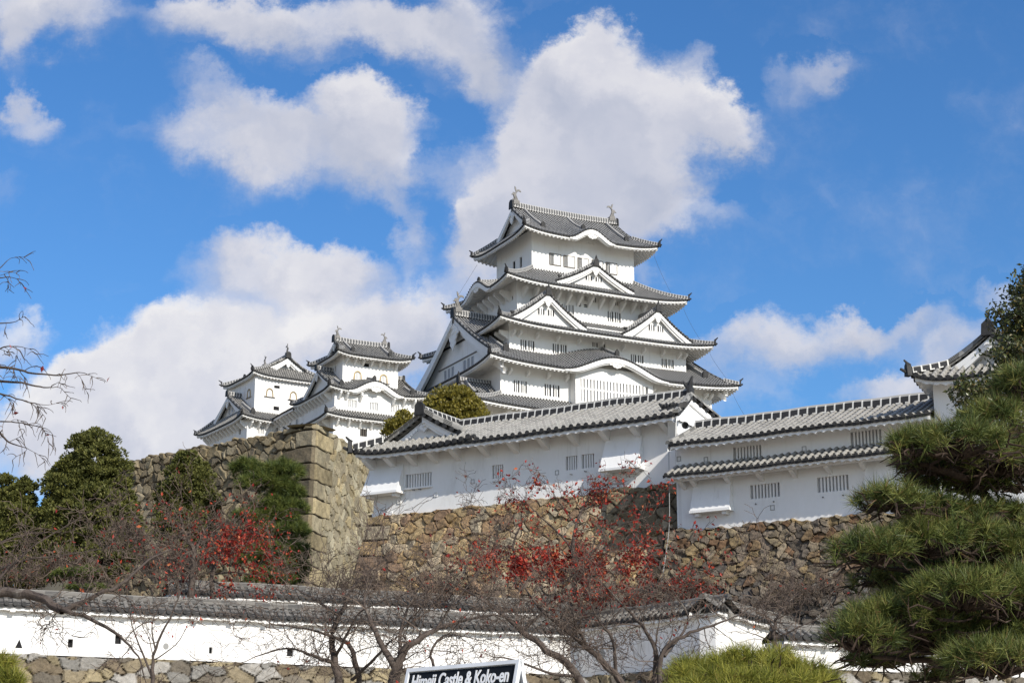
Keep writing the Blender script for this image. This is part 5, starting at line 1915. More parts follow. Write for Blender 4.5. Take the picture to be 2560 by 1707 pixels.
def cherry(label, limbs, Y0, seed, tw=.9, density=1.0, depth=2, leaves=0, leafsize=.055, droop=.02, minr=.0035, group='bare cherry trees', name='cherry_tree', twr=.012, nchild=2.6, leafbias=None, base=None, up=.04, ratio=.58, cat='tree', skip=.15, rs=.62, bend=.28):
    rg = np.random.default_rng(seed)
    P_, R_ = limb_path(limbs[0], Y0)
    b0 = P_[0].copy() if base is None else np.array(base)
    g = thing(name, tuple(b0), 0, label, cat, group)
    tm = MB()
    segs, tips = [], []
    for li, l in enumerate(limbs):
        P, Rr = limb_path(l, Y0)
        Rr = Rr * rs
        P = P + rg.normal(size=P.shape) * Rr[:, None] * .3
        tm.tube(P - b0, Rr, 8)
        k = len(P)
        for i in range(int(k * skip), k):
            if rg.random() < density * (.5 + .5 * i / k):
                d = unit(P[min(i + 1, k - 1)] - P[max(i - 1, 0)])
                c = unit(d * .6 + rg.normal(size=3) * .8 + np.array([0, 0, up * 4]))
                twig(rg, P[i] - b0, c, tw * (.5 + .8 * rg.random()), max(min(Rr[i] * .5, twr), minr), segs, tips, depth, droop, bend, nchild, 5, ratio, 1.0, up)
        d = unit(P[-1] - P[-2])
        twig(rg, P[-1] - b0, d, tw, max(min(Rr[-1], twr), minr), segs, tips, depth, droop, bend, nchild, 5, ratio, 1.0, up)
    tm.build('trunk', ['cherry_bark'], g, smooth=True)
    segs = [(a, b_, max(r0, minr), max(r1, minr * .8)) for a, b_, r0, r1 in segs]
    segs_mesh('twigs', segs, 'twig_brown', g, 3, rg)
    if leaves:
        S_ = np.array([s_[1] for s_ in segs])
        wgt = np.ones(len(S_)) if leafbias is None else leafbias(S_ + b0)
        wgt = wgt / wgt.sum()
        i = rg.choice(len(S_), leaves, p=wgt)
        C = S_[i] + rg.normal(size=(leaves, 3)) * leafsize * .5
        D = rg.normal(size=(leaves, 3)) + np.array([0, 0, -.9])
        leaf_mesh('leaves', C, D, leafsize, 'red_leaf', g, rg, .55)
    return g


def px_of(P):
    z = P[:, 2] - CAMZ
    d = P[:, 1] * _c + z * _s
    return np.stack([1280 + 4400 * P[:, 0] / d, 853.5 - 4400 * (-P[:, 1] * _s + z * _c) / d], -1)


# ---- broad evergreen trees on the left
def evergreen(label, lobes, Y0, seed, nleaf, size, m_='evergreen_leaf', name='evergreen_tree', group=None, trunk=None, ybase=None, depthk=.8, cat='tree', dark=.0, up=.5, clumps=130):
    """lobes: (u, v, ru, rv) outlines of the crown's masses; leaves gather in many small clumps on them"""
    rg = np.random.default_rng(seed)
    c0 = at(lobes[0][0], lobes[0][1], Y0)
    zb = hill_z(np.array([c0[0]]), np.array([c0[1]]))[0] if ybase is None else ybase
    b0 = np.array([c0[0], Y0, zb])
    g = thing(name, tuple(b0), 0, label, cat, group)
    area = np.array([a[2] * a[3] for a in lobes], float)
    C, D, V = [], [], []
    nb = int(clumps * len(lobes))
    for li, (u, v, ru, rv) in enumerate(lobes):
        cc = at(u, v, Y0)
        rx, rz = ru / 4400 * Y0 * 1.0, rv / 4400 * Y0 * 1.02
        ry = rx * depthk
        nc = max(8, int(nb * area[li] / area.sum()))
        dirs = rg.normal(size=(nc, 3))
        dirs /= np.linalg.norm(dirs, axis=1, keepdims=True)
        rad = .45 + .55 * rg.random((nc, 1)) ** .6
        K = cc + dirs * rad * np.array([rx, ry, rz])
        kr = (.17 + .15 * rg.random(nc)) * min(rx, rz) * .95
        nl = max(4, int(nleaf * area[li] / area.sum() / nc))
        for k in range(nc):
            e = rg.normal(size=(nl, 3))
            e /= np.linalg.norm(e, axis=1, keepdims=True)
            e[:, 2] = np.where(e[:, 2] < -.3, -e[:, 2], e[:, 2])
            q = K[k] + e * kr[k] * (.55 + .5 * rg.random((nl, 1)) ** .5) * np.array([1, 1, .85])
            C.append(q)
            D.append(e + np.array([0, 0, up]) + rg.normal(size=(nl, 3)) * .6)
            V.append(np.clip(rg.random() * .3 + rg.random(nl) * .6, 0, 1))
    C, D, V = np.concatenate(C), np.concatenate(D), np.concatenate(V)
    leaf_mesh('crown', C - b0, D, size, m_, g, rg, .55, V)
    tm = MB()
    top = at(lobes[0][0], lobes[0][1], Y0) - b0
    tm.tube([(0, 0, -.3), (.05, 0, top[2] * .4), (0, .05, top[2] * .75), tuple(top * np.array([1, 0, 1.0]))], [.28, .24, .16, .05], 8)
    segs = []
    for (u, v, ru, rv) in lobes:
        e = at(u, v, Y0) - b0
        s0 = np.array([0, 0, max(.5, e[2] * .55)])
        segs += [(s0, (s0 + e) / 2 + np.array([0, 0, .2]), .1, .07), ((s0 + e) / 2 + np.array([0, 0, .2]), e, .07, .03)]
    tm.build('trunk', ['cherry_bark'], g, smooth=True)
    segs_mesh('limbs', segs, 'cherry_bark', g, 6)
    return g


evergreen('tallest rounded evergreen tree rising left of the stone bastion, against the clouds', [(235, 1160, 70, 80), (180, 1230, 75, 85), (275, 1235, 60, 90), (225, 1300, 115, 90), (160, 1340, 80, 80), (300, 1340, 55, 80), (240, 1390, 120, 70), (130, 1400, 60, 60)], 70, 101, 105000, .135, group='evergreen trees below the bastion')
evergreen('middle-sized evergreen tree in front of the rubble face of the bastion', [(478, 1165, 40, 40), (465, 1215, 62, 60), (490, 1265, 55, 60), (435, 1260, 50, 50), (460, 1320, 80, 60)], 74, 102, 50000, .13, group='evergreen trees below the bastion')
evergreen('dark evergreen tree cut by the left edge of the photo, below open sky', [(20, 1240, 40, 50), (60, 1240, 30, 45), (30, 1310, 65, 70), (80, 1330, 45, 60), (10, 1370, 70, 60), (20, 1440, 70, 50), (95, 1425, 60, 45)], 70, 103, 52000, .135, group='evergreen trees below the bastion')
evergreen('olive-green round tree behind the hall roof, in front of the keep', [(1130, 1010, 62, 40), (1090, 1030, 45, 32), (1175, 1035, 45, 36), (1150, 990, 35, 22), (1110, 1050, 70, 25), (1190, 1050, 35, 25)], 120, 104, 16000, .24, 'olive_leaf', up=.9, ybase=16)
evergreen('thin olive-green sapling beside the front gable of the hall, before the middle tower', [(1010, 1050, 22, 20), (985, 1065, 22, 16), (1020, 1075, 20, 18), (995, 1090, 14, 12), (965, 1082, 14, 10)], 110, 105, 1500, .22, 'olive_leaf', name='sapling', up=.9, ybase=15, cat='sapling')


# ---- pines
def pine(label, pads, Y0, seed, ntuft, per, length, width, m_='pine_needle', trunk=(), group=None, cone=1.0, name='pine_tree', dy=None, ybase=0.0, under=True, cat='pine tree', jitter=.9):
    rg = np.random.default_rng(seed)
    P0_ = at(pads[0][0], pads[0][1], Y0)
    b0 = np.array([P0_[0], Y0, ybase])
    g = thing(name, tuple(b0), 0, label, cat, group)
    C, D, V = [], [], []
    segs = []
    area = np.array([p[2] * (p[3] + p[2] * .5) for p in pads], float)
    for i, p in enumerate(pads):
        u, v, ru, rv = p[:4]
        dyy = p[4] if len(p) > 4 else 0
        Y = Y0 + dyy
        cc = at(u, v, Y)
        rx, rz = ru / 4400 * Y, rv / 4400 * Y
        ry = rx * .75
        n = max(6, int(ntuft * area[i] / area.sum()))
        # tufts stand over the upper shell, a few hang at the rim
        a = rg.random(n) * 2 * np.pi
        rr = np.sqrt(rg.random(n))
        X, Yq = np.cos(a) * rr, np.sin(a) * rr
        hh = np.sqrt(np.clip(1 - rr ** 2, 0, 1))
        lump = .25 * np.sin(X * 5 + i) * np.cos(Yq * 6 + 2 * i)
        Zq = hh * (.75 + lump) + rg.normal(size=n) * .10 - (rg.random(n) < .12) * rg.random(n) * .6
        q = cc + np.stack([X * rx, Yq * ry, Zq * rz], -1)
        C.append(q)
        d = np.stack([X * .8, Yq * .8 - .15, .75 + .3 * hh], -1) + rg.normal(size=(n, 3)) * .3
        D.append(d)
        V.append(np.clip(rg.random(n) * .5, 0, 1))
        root = cc + np.array([0, 0, -rz * .45])
        # bare inner branchlets below the pad
        if under:
            for k in range(int(26 * rx / .5)):
                a0 = rg.random() * 6.283
                r0 = rg.random() ** .6
                p0 = cc + np.array([math.cos(a0) * r0 * rx * .95, math.sin(a0) * r0 * ry, rz * (rg.random() * .8 - .75)])
                dv = unit(np.array([math.cos(a0), math.sin(a0) * .7, .35 * rg.normal()]) + rg.normal(size=3) * .5)
                p1 = p0 + dv * rx * .3
                p2 = p1 + unit(dv + rg.normal(size=3) * .6) * rx * .22
                segs += [(p0, p1, .011 * Y0 / 16, .008 * Y0 / 16), (p1, p2, .008 * Y0 / 16, .004 * Y0 / 16)]
        # branchlets that carry the tufts
        for k in range(n):
            if under and rg.random() < .75:
                m1 = root + (q[k] - root) * np.array([.55, .55, .25]) + rg.normal(size=3) * rx * .05
                segs += [(root + (m1 - root) * .35 + rg.normal(size=3) * rx * .04, m1, .013 * Y0 / 16, .009 * Y0 / 16), (m1, q[k] - unit(d[k]) * length * .6, .009 * Y0 / 16, .005 * Y0 / 16)]
    C, D, V = np.concatenate(C), np.concatenate(D), np.concatenate(V)
    needle_mesh('crown', C - b0, D, length, width, per, m_, g, rg, cone, V)
    tm = MB()
    for l in trunk:
        P, Rr = limb_path(l, Y0)
        P = P + rg.normal(size=P.shape) * Rr[:, None] * .3
        tm.tube(P - b0, Rr, 8)
    if trunk:
        tm.build('trunk', ['pine_bark'], g, smooth=True)
    if segs:
        segs_mesh('branchlets', [(a - b0, b_ - b0, r0, r1) for a, b_, r0, r1 in segs], 'pine_bark', g, 4)
    return g


pine('large dark green pine with layered pads filling the right edge, close to the viewer',
     [(2390, 1115, 150, 62, -.3), (2285, 1120, 70, 48, -.5), (2490, 1070, 100, 75, .1), (2570, 985, 90, 80, .3), (2340, 1165, 110, 40, .3), (2500, 1160, 110, 60, .4), (2430, 1215, 110, 36, .7), (2310, 1205, 60, 24, .7), (2560, 1200, 80, 70, .6),
      (2225, 1255, 100, 42, -.4), (2330, 1275, 80, 42, 0), (2420, 1290, 90, 45, .6), (2180, 1385, 115, 62, -.5), (2310, 1360, 120, 70, -.2), (2430, 1360, 110, 70, .2), (2540, 1390, 90, 80, .2), (2200, 1450, 80, 30, .4), (2380, 1440, 120, 40, .6), (2500, 1300, 80, 60, .8),
      (2450, 1320, 120, 48, 1.0), (2540, 1430, 80, 60, .9), (2300, 1440, 130, 44, .9), (2420, 1560, 130, 60, .8), (2260, 1620, 110, 44, .8), (2550, 1150, 80, 90, .8), (2430, 1180, 110, 45, .9), (2560, 960, 60, 50, .1), (2560, 1560, 60, 80, .3),
      (2250, 1555, 150, 60, -.4), (2150, 1600, 100, 55, -.6), (2400, 1490, 130, 70, -.7), (2530, 1500, 110, 85, -.5), (2350, 1600, 130, 60, -.2), (2200, 1650, 90, 26, .3), (2300, 1500, 110, 45, .3), (2450, 1590, 120, 55, -.1), (2480, 1660, 130, 60, -.8), (2330, 1690, 60, 26, .5), (2550, 1620, 80, 70, -.3), (2440, 1450, 120, 50, .5)],
     16, 201, 3400, 40, .16, .0066, trunk=[[(2680, 1800, 1.2, .14), (2640, 1500, 1.2, .11), (2590, 1370, 1.1, .08), (2510, 1290, 1.0, .06), (2440, 1220, .8, .04), (2380, 1180, .2, .04), (2300, 1160, 0, .02)], [(2510, 1290, .6, .04), (2420, 1310, .4, .03), (2300, 1300, 0, .02), (2220, 1290, -.2, .012)], [(2610, 1450, .7, .06), (2500, 1440, .5, .045), (2380, 1430, .3, .035), (2250, 1425, 0, .02), (2170, 1410, -.3, .012)], [(2640, 1650, .7, .07), (2500, 1640, .3, .05), (2380, 1650, .1, .04), (2260, 1650, -.2, .025), (2180, 1640, -.4, .015)], [(2440, 1220, .4, .03), (2470, 1140, .3, .025), (2520, 1080, .3, .018)]], ybase=0.0, group='garden pines')
pine('rounded yellow-green pine bush at the bottom, before the low white wall', [(1880, 1702, 200, 76), (1760, 1715, 105, 58, -.2), (2005, 1720, 105, 52, .1), (1880, 1680, 120, 52, .2), (1880, 1740, 200, 60, -.6)], 13, 202, 460, 48, .135, .0060, 'bush_needle', name='pine_bush', cat='bush', group='garden pines', ybase=0.0)
pine('bright green pine tip poking in at the lower left corner', [(-5, 1680, 48, 48), (10, 1720, 60, 40, -.2)], 13, 203, 60, 48, .13, .0060, 'bush_needle', name='pine_bush', cat='bush', group='garden pines')
pine('mid-green pine with stacked pads standing against the bastion corner', [(620, 1175, 45, 28), (700, 1185, 60, 34), (660, 1215, 75, 34), (720, 1235, 45, 30), (690, 1265, 60, 28), (640, 1300, 60, 34), (730, 1275, 42, 30), (660, 1340, 65, 34), (720, 1335, 58, 32), (705, 1385, 70, 40), (650, 1400, 60, 36), (715, 1425, 62, 36), (690, 1300, 60, 40), (685, 1450, 70, 30)], 72, 204, 1900, 50, .32, .022, 'far_needle', [[(690, 1480, 0, .2), (695, 1400, 0, .18), (685, 1300, 0, .14), (680, 1200, 0, .08)]], cone=1.0, ybase=9.0, under=False)
pine('small cloud-pruned pine with two flat pads above the low wall', [(185, 1433, 52, 12), (215, 1428, 30, 10), (150, 1437, 28, 9), (240, 1466, 28, 7), (180, 1468, 26, 6)], 52.5, 205, 150, 36, .16, .016, 'far_needle', [[(200, 1500, 0, .06), (196, 1470, 0, .05), (190, 1440, 0, .04)]], ybase=6.5, name='pruned_pine', under=False)


# ---- leafy tree at the upper right
rg = np.random.default_rng(301)
b0 = np.array([8.2, 27.0, 0])
g = thing('leafy_tree', tuple(b0), 0, 'leafy broadleaf tree hanging over the corner turret at the right edge', 'tree')
limbs = [[(2660, 800, .4, .05), (2610, 770, .4, .04), (2580, 750, .4, .03), (2565, 725, .4, .012)], [(2630, 900, .5, .05), (2580, 900, .5, .04), (2545, 840, .5, .03), (2528, 812, .4, .012)], [(2640, 1100, 0, .09), (2580, 930, 0, .07), (2550, 870, 0, .04), (2520, 890, 0, .02), (2500, 925, 0, .01)], [(2620, 1000, .3, .07), (2590, 850, .3, .05), (2560, 800, .2, .03), (2540, 785, .1, .012)], [(2580, 930, 0, .05), (2510, 960, -.2, .03), (2460, 970, -.3, .015), (2432, 985, -.3, .008)], [(2620, 960, 0, .05), (2590, 780, .2, .03), (2570, 740, .2, .012)], [(2570, 980, .2, .04), (2490, 1020, .2, .025), (2450, 1040, .2, .012)]]
tm = MB()
segs, tips = [], []
for l in limbs:
    P, Rr = limb_path(l, 27)
    lb_ = MB()
    lb_.tube(P - b0, Rr, 7)
    lb_.build('limb', ['cherry_bark'], g, smooth=True)
    for i in range(3, len(P)):
        for _ in range(2):
            twig(rg, P[i] - b0, unit(P[i] - P[i - 1]) * .5 + rg.normal(size=3) * .8, .30, .012, segs, tips, 1, .06, .3, 2, 4, .6)
tm.tube([(1.0, .5, 0), (.6, .3, 3.0), tuple(at(2660, 1150, 27) - b0)], [.22, .18, .1], 8)
tm.build('trunk', ['cherry_bark'], g, smooth=True)
segs_mesh('twigs', segs, 'cherry_bark', g, 4)
T = np.array([s_[1] for s_ in segs])
i = rg.integers(0, len(T), 9000)
leaf_mesh('crown', T[i] + rg.normal(size=(len(i), 3)) * .06, rg.normal(size=(len(i), 3)) + np.array([0, 0, -.5]), .085, 'broad_leaf', g, rg, .45)

# ---- bare cherries
cherry('thick cherry limb with thin bare twigs entering from the left edge, above the white wall', [[(-60, 1490, 0, .085), (30, 1478, 0, .07), (100, 1495, -.1, .06), (160, 1526, -.2, .055)], [(160, 1526, -.2, .042), (230, 1492, -.2, .03), (300, 1462, -.1, .022), (370, 1400, 0, .014), (430, 1372, .1, .008)], [(150, 1520, -.2, .035), (225, 1548, -.3, .026), (300, 1590, -.3, .019), (345, 1640, -.3, .012), (360, 1690, -.3, .008)], [(-20, 1470, 0, .03), (20, 1420, .1, .02), (90, 1360, .2, .012), (190, 1300, .2, .006)], [(-40, 1440, .2, .025), (60, 1400, .2, .016), (140, 1390, .2, .01), (260, 1370, .2, .006)], [(-40, 1380, .3, .02), (40, 1340, .3, .012), (120, 1330, .3, .007)]], 12, 401, .30, .34, 2, 20, .036, rs=.5, twr=.005, minr=.002, base=None, up=.02)
cherry('fine drooping cherry twigs with few orange leaves against the sky, upper left edge', [[(-60, 912, 0, .02), (-10, 916, 0, .014), (48, 925, 0, .010), (92, 934, 0, .008), (148, 938, 0, .006), (200, 931, 0, .004)], [(-40, 950, .1, .016), (0, 953, .1, .012), (55, 957, .1, .009), (100, 967, .1, .007), (132, 968, .1, .004)], [(-40, 975, 0, .012), (0, 983, 0, .008), (55, 1001, 0, .006), (107, 1012, 0, .003)], [(-30, 1060, .1, .014), (0, 1082, .1, .010), (22, 1105, .1, .007), (67, 1120, .1, .003)], [(-30, 1056, .2, .009), (0, 1053, .2, .007), (55, 1057, .2, .005), (115, 1071, .2, .003)], [(-20, 694, 0, .006), (0, 694, 0, .005), (22, 692, 0, .004)], [(-20, 810, 0, .008), (0, 808, 0, .006), (30, 806, 0, .004)], [(-30, 885, 0, .008), (10, 868, 0, .006), (45, 866, 0, .004)], [(-10, 680, .1, .005), (18, 652, .1, .003)]], 9, 402, .12, .42, 1, 8, .03, droop=.2, twr=.0035, minr=.0016, up=0, bend=.22, name='cherry_branch', cat='branch', skip=.3)
cherry('slim young cherry with upright forks before the sunlit wall, left', [[(385, 1760, 0, .04), (380, 1690, 0, .035), (387, 1620, 0, .026), (425, 1545, 0, .016), (455, 1470, 0, .008)], [(382, 1695, 0, .026), (355, 1630, 0, .018), (330, 1560, 0, .011), (320, 1490, 0, .006)], [(387, 1620, 0, .018), (380, 1560, 0, .011), (405, 1500, 0, .006)], [(384, 1650, 0, .014), (440, 1610, 0, .009), (470, 1560, .1, .005)]], 20, 403, .45, .5, 1, 60, .045, twr=.008, minr=.0032)
cherry('dark bare cherry with thick twisted stems left of the black sign', [[(850, 1780, 0, .10), (838, 1660, 0, .085), (828, 1590, .1, .07), (848, 1540, .1, .055), (875, 1480, .2, .035), (915, 1430, .3, .018)], [(900, 1780, .1, .07), (895, 1690, .1, .06), (878, 1620, 0, .05), (830, 1590, 0, .035), (760, 1570, -.2, .02), (680, 1560, -.3, .012)], [(838, 1660, 0, .05), (790, 1640, -.2, .035), (720, 1620, -.3, .022), (640, 1640, -.4, .012)], [(848, 1540, .1, .04), (790, 1500, .1, .025), (740, 1470, .2, .013)], [(838, 1640, 0, .04), (870, 1580, -.3, .03), (900, 1530, -.4, .02), (960, 1500, -.5, .012)], [(880, 1700, .1, .04), (940, 1640, -.3, .03), (980, 1600, -.5, .02)]], 24, 404, .72, .7, 2, 30, .055, twr=.010, minr=.0034, name='cherry_tree')
cherry('lichen-marked bare cherry forking directly behind the black sign', [[(985, 1790, 0, .13), (982, 1690, 0, .12), (1000, 1640, 0, .095), (1035, 1605, 0, .07), (1085, 1575, .1, .05), (1160, 1550, .2, .03), (1240, 1535, .3, .015)], [(985, 1670, 0, .085), (955, 1610, 0, .06), (925, 1550, .1, .045), (912, 1500, .2, .028), (935, 1440, .3, .014)], [(1000, 1640, 0, .05), (1000, 1580, .2, .035), (1020, 1520, .3, .024), (1060, 1450, .4, .012)], [(1090, 1690, -.2, .035), (1078, 1640, -.2, .03), (1095, 1600, -.2, .024), (1130, 1585, -.2, .015), (1200, 1600, -.2, .009)], [(1085, 1575, .1, .03), (1140, 1500, .2, .018), (1190, 1440, .3, .01)]], 23, 405, .72, .7, 2, 40, .06, twr=.010, minr=.0034)
cherry('leaning bare cherry with long diagonal stems right of the black sign', [[(1500, 1800, 0, .11), (1440, 1690, 0, .095), (1370, 1625, 0, .08), (1306, 1576, 0, .065), (1250, 1530, .1, .04), (1190, 1490, .2, .02), (1120, 1450, .3, .01)], [(1306, 1576, 0, .05), (1345, 1540, 0, .035), (1375, 1510, 0, .025), (1395, 1450, .1, .014)], [(1600, 1800, .2, .10), (1540, 1690, .2, .085), (1470, 1620, .2, .065), (1410, 1570, .2, .05), (1350, 1520, .3, .032), (1300, 1450, .4, .014)], [(1470, 1620, .2, .04), (1440, 1560, .1, .025), (1420, 1500, .1, .013)], [(1440, 1690, 0, .04), (1370, 1680, -.3, .03), (1290, 1650, -.5, .02), (1230, 1640, -.6, .012)], [(1540, 1690, .2, .05), (1530, 1600, .1, .035), (1490, 1540, 0, .022), (1470, 1480, 0, .012)]], 25, 406, .75, .68, 2, 50, .06, twr=.010, minr=.0035)
cherry('pale-barked bare cherry spreading over the shaded low wall', [[(1640, 1800, 0, .08), (1637, 1690, 0, .07), (1638, 1625, 0, .055), (1605, 1565, 0, .04), (1555, 1510, .1, .026), (1500, 1450, .2, .012)], [(1638, 1625, 0, .03), (1642, 1590, 0, .02), (1650, 1540, 0, .01)], [(1660, 1800, -.2, .08), (1648, 1690, -.2, .065), (1660, 1625, -.2, .055), (1710, 1590, -.2, .042), (1780, 1562, -.1, .028), (1850, 1535, 0, .014)], [(1660, 1640, -.2, .04), (1720, 1560, .2, .024), (1700, 1500, .2, .012)], [(1605, 1565, 0, .025), (1560, 1560, -.2, .017), (1500, 1570, -.3, .01)]], 26, 407, .75, .68, 2, 40, .06, twr=.010, minr=.0035)
cherry('slender bare cherry before the sunlit wall at the right, left of the pine', [[(1935, 1700, 0, .09), (1936, 1620, 0, .08), (1934, 1575, 0, .065), (1945, 1540, 0, .05), (1975, 1500, .1, .03), (2020, 1470, .2, .014)], [(1934, 1575, 0, .04), (1910, 1530, 0, .028), (1890, 1490, .1, .014)], [(1936, 1600, 0, .04), (1990, 1570, -.2, .028), (2060, 1540, -.3, .014)], [(1936, 1610, 0, .03), (1900, 1590, 0, .02), (1860, 1575, 0, .01)]], 38, 408, 1.1, .65, 2, 0, twr=.013, minr=.006)
RED = lambda u0, v0, su, sv: (lambda P: np.exp(-(((px_of(P)[:, 0] - u0) / su) ** 2 + ((px_of(P)[:, 1] - v0) / sv) ** 2)) + .03)
cherry('cherry with many red autumn leaves before the golden stone wall', [[(1440, 1500, 0, .16), (1438, 1440, 0, .15), (1433, 1375, 0, .12), (1440, 1310, 0, .09), (1455, 1275, .2, .06), (1475, 1240, .3, .03)], [(1433, 1375, 0, .08), (1395, 1330, .2, .05), (1350, 1290, .3, .03), (1310, 1250, .4, .016)], [(1438, 1420, 0, .09), (1490, 1370, .2, .06), (1540, 1320, .3, .04), (1620, 1290, .4, .02)], [(1455, 1275, .2, .04), (1500, 1255, .2, .028), (1535, 1220, .2, .014)], [(1440, 1310, 0, .05), (1400, 1260, .1, .03), (1380, 1225, .2, .014)], [(1438, 1440, 0, .07), (1380, 1410, -.3, .045), (1290, 1390, -.5, .025), (1220, 1400, -.6, .012)], [(1440, 1450, 0, .07), (1520, 1430, -.3, .045), (1600, 1400, -.4, .03), (1690, 1380, -.4, .014)], [(1600, 1400, -.4, .03), (1660, 1450, -.4, .02), (1720, 1440, -.4, .01)], [(1438, 1450, 0, .06), (1480, 1470, -.5, .04), (1560, 1480, -.7, .025), (1640, 1490, -.8, .012)], [(1436, 1430, 0, .06), (1400, 1460, -.5, .04), (1330, 1450, -.7, .025), (1260, 1440, -.8, .012)], [(1440, 1400, 0, .05), (1500, 1410, -.6, .035), (1560, 1400, -.8, .02), (1600, 1360, -.9, .01)]], 56, 409, 1.0, .6, 2, 6200, .13, twr=.016, minr=.0068, leafbias=lambda P: RED(1500, 1455, 135, 75)(P) + .9 * RED(1320, 1405, 90, 35)(P) + .2 * RED(1240, 1320, 60, 50)(P), group='red-leaved cherries', name='red_cherry')
cherry('small mostly bare cherry with pale bent stem, left of the red-leaved one', [[(1292, 1470, 0, .10), (1288, 1400, 0, .085), (1284, 1365, 0, .07), (1290, 1335, 0, .055), (1305, 1310, 0, .035), (1300, 1270, .1, .018)], [(1284, 1370, 0, .05), (1250, 1362, 0, .035), (1215, 1350, 0, .018)], [(1290, 1335, 0, .035), (1250, 1310, .1, .02), (1210, 1270, .1, .012)]], 57.5, 410, 1.1, .7, 2, 420, .12, twr=.014, minr=.0068, leafbias=RED(1280, 1405, 80, 40), group='red-leaved cherries', name='red_cherry')
cherry('cherry densely hung with red leaves right of the pale crooked trunk, below the bastion pine', [[(531, 1500, 0, .13), (532, 1435, 0, .12), (540, 1395, 0, .09), (570, 1350, .1, .06), (600, 1310, .2, .03)], [(540, 1395, 0, .06), (590, 1380, .1, .04), (650, 1385, .1, .02)], [(532, 1435, 0, .06), (590, 1430, -.1, .04), (650, 1440, -.2, .02)], [(536, 1420, 0, .06), (510, 1360, .1, .035), (520, 1310, .2, .018)], [(532, 1450, 0, .06), (580, 1470, -.2, .035), (640, 1480, -.3, .018)]], 54.5, 411, 1.25, .7, 2, 1900, .115, twr=.014, minr=.0065, leafbias=RED(590, 1400, 90, 85), group='red-leaved cherries', name='red_cherry')
cherry('old cherry with a pale crooked trunk and grey twigs below the evergreens', [[(481, 1500, 0, .17), (479, 1435, 0, .16), (487, 1382, 0, .12), (470, 1350, 0, .10), (452, 1342, 0, .09), (456, 1318, 0, .07), (449, 1285, 0, .035)], [(487, 1382, 0, .07), (510, 1330, .2, .04), (540, 1290, .3, .02)], [(452, 1342, 0, .05), (420, 1340, 0, .035), (380, 1320, .2, .018)], [(479, 1435, 0, .07), (430, 1400, -.2, .045), (370, 1390, -.3, .025), (310, 1380, -.3, .012)], [(445, 1500, .1, .09), (440, 1450, .1, .07), (410, 1420, 0, .04), (350, 1430, 0, .02)]], 54, 412, 1.2, .7, 2, 300, .12, twr=.016, minr=.007, group='red-leaved cherries', name='red_cherry')


# ---- brown leafless shrubs on the bank
def shrub(label, u, v, ru, rv, Y0, seed, n, red=0, group='leafless shrubs on the bank'):
    rg = np.random.default_rng(seed)
    c0 = at(u, v + rv, Y0)
    g = thing('leafless_shrub', tuple(c0), 0, label, 'shrub', group)
    segs, tips = [], []
    rx, rz = ru / 4400 * Y0, rv / 4400 * Y0 * 2
    for k in range(n):
        x = rg.normal() * .45
        s0 = np.array([x * rx, rg.normal() * .3 * rx, 0])
        d = unit(np.array([x * .5 + rg.normal() * .25, rg.normal() * .25, 1]))
        twig(rg, s0, d, rz * .62 * (.75 + .35 * rg.random()) * (1 - .35 * min(1, abs(x))), .022, segs, tips, 2, 0, .16, 2.4, 6, .45, 1, .05)
    segs = [(a, b_, max(r0 * .7, .007), max(r1 * .7, .0066)) for a, b_, r0, r1 in segs]
    segs_mesh('twigs', segs, 'twig_brown', g, 3, rg)
    if red:
        S_ = np.array([s_[1] for s_ in segs])
        i = rg.integers(0, len(S_), red)
        leaf_mesh('leaves', S_[i], rg.normal(size=(red, 3)), .12, 'red_leaf', g, rg, .55)
    return g


shrub('brown leafless shrub below the tallest evergreen', 320, 1330, 95, 65, 60, 501, 34)
shrub('reddish leafless shrub at far left with scattered red leaves', 150, 1400, 130, 60, 56, 502, 36, 90)
shrub('grey-brown leafless shrub under the crooked pale trunk', 400, 1390, 90, 60, 57, 503, 30, 40)
shrub('dense brown leafless shrub between red tree and evergreen', 560, 1330, 60, 70, 62, 504, 22, 20)
shrub('low leafless shrub behind the tile cap at far left corner', 30, 1420, 70, 60, 55, 505, 22, 40)
shrub('leafless shrub at the foot of the golden corner stones', 900, 1440, 90, 45, 57.5, 506, 26)
shrub('leafless shrub behind the tile cap below the red-leaved cherry', 1120, 1455, 110, 45, 57, 507, 30, 60)
shrub('leafless reddish shrub over the right end of the tile cap', 1700, 1465, 120, 45, 55, 508, 34, 260)
shrub('leafless shrub at the foot of the dark stones beside the pine', 2010, 1460, 110, 50, 56, 509, 30, 30)
shrub('leafless shrub right of the red-leaved cherry', 1500, 1480, 130, 35, 54.5, 510, 30, 420)

# ================================================================== SIGN, CABLES
SG = thing('ticket_sign', tuple(at(1165, 1790, 10)), 0, 'black A-frame sign with white frame and white lettering at the bottom edge', 'sign')
a_, b_ = at(1022, 1673, 10.32), at(1303, 1648, 9.74)
o0 = np.array(SG.location)
X = unit((b_ - a_) * np.array([1, 1, 0]))
Wd = float(np.linalg.norm((b_ - a_)[:2]))
nrm = np.array([X[1], -X[0], 0])
z1 = float((a_[2] + b_[2]) / 2)
ANG = math.degrees(math.atan2(X[1], X[0]))


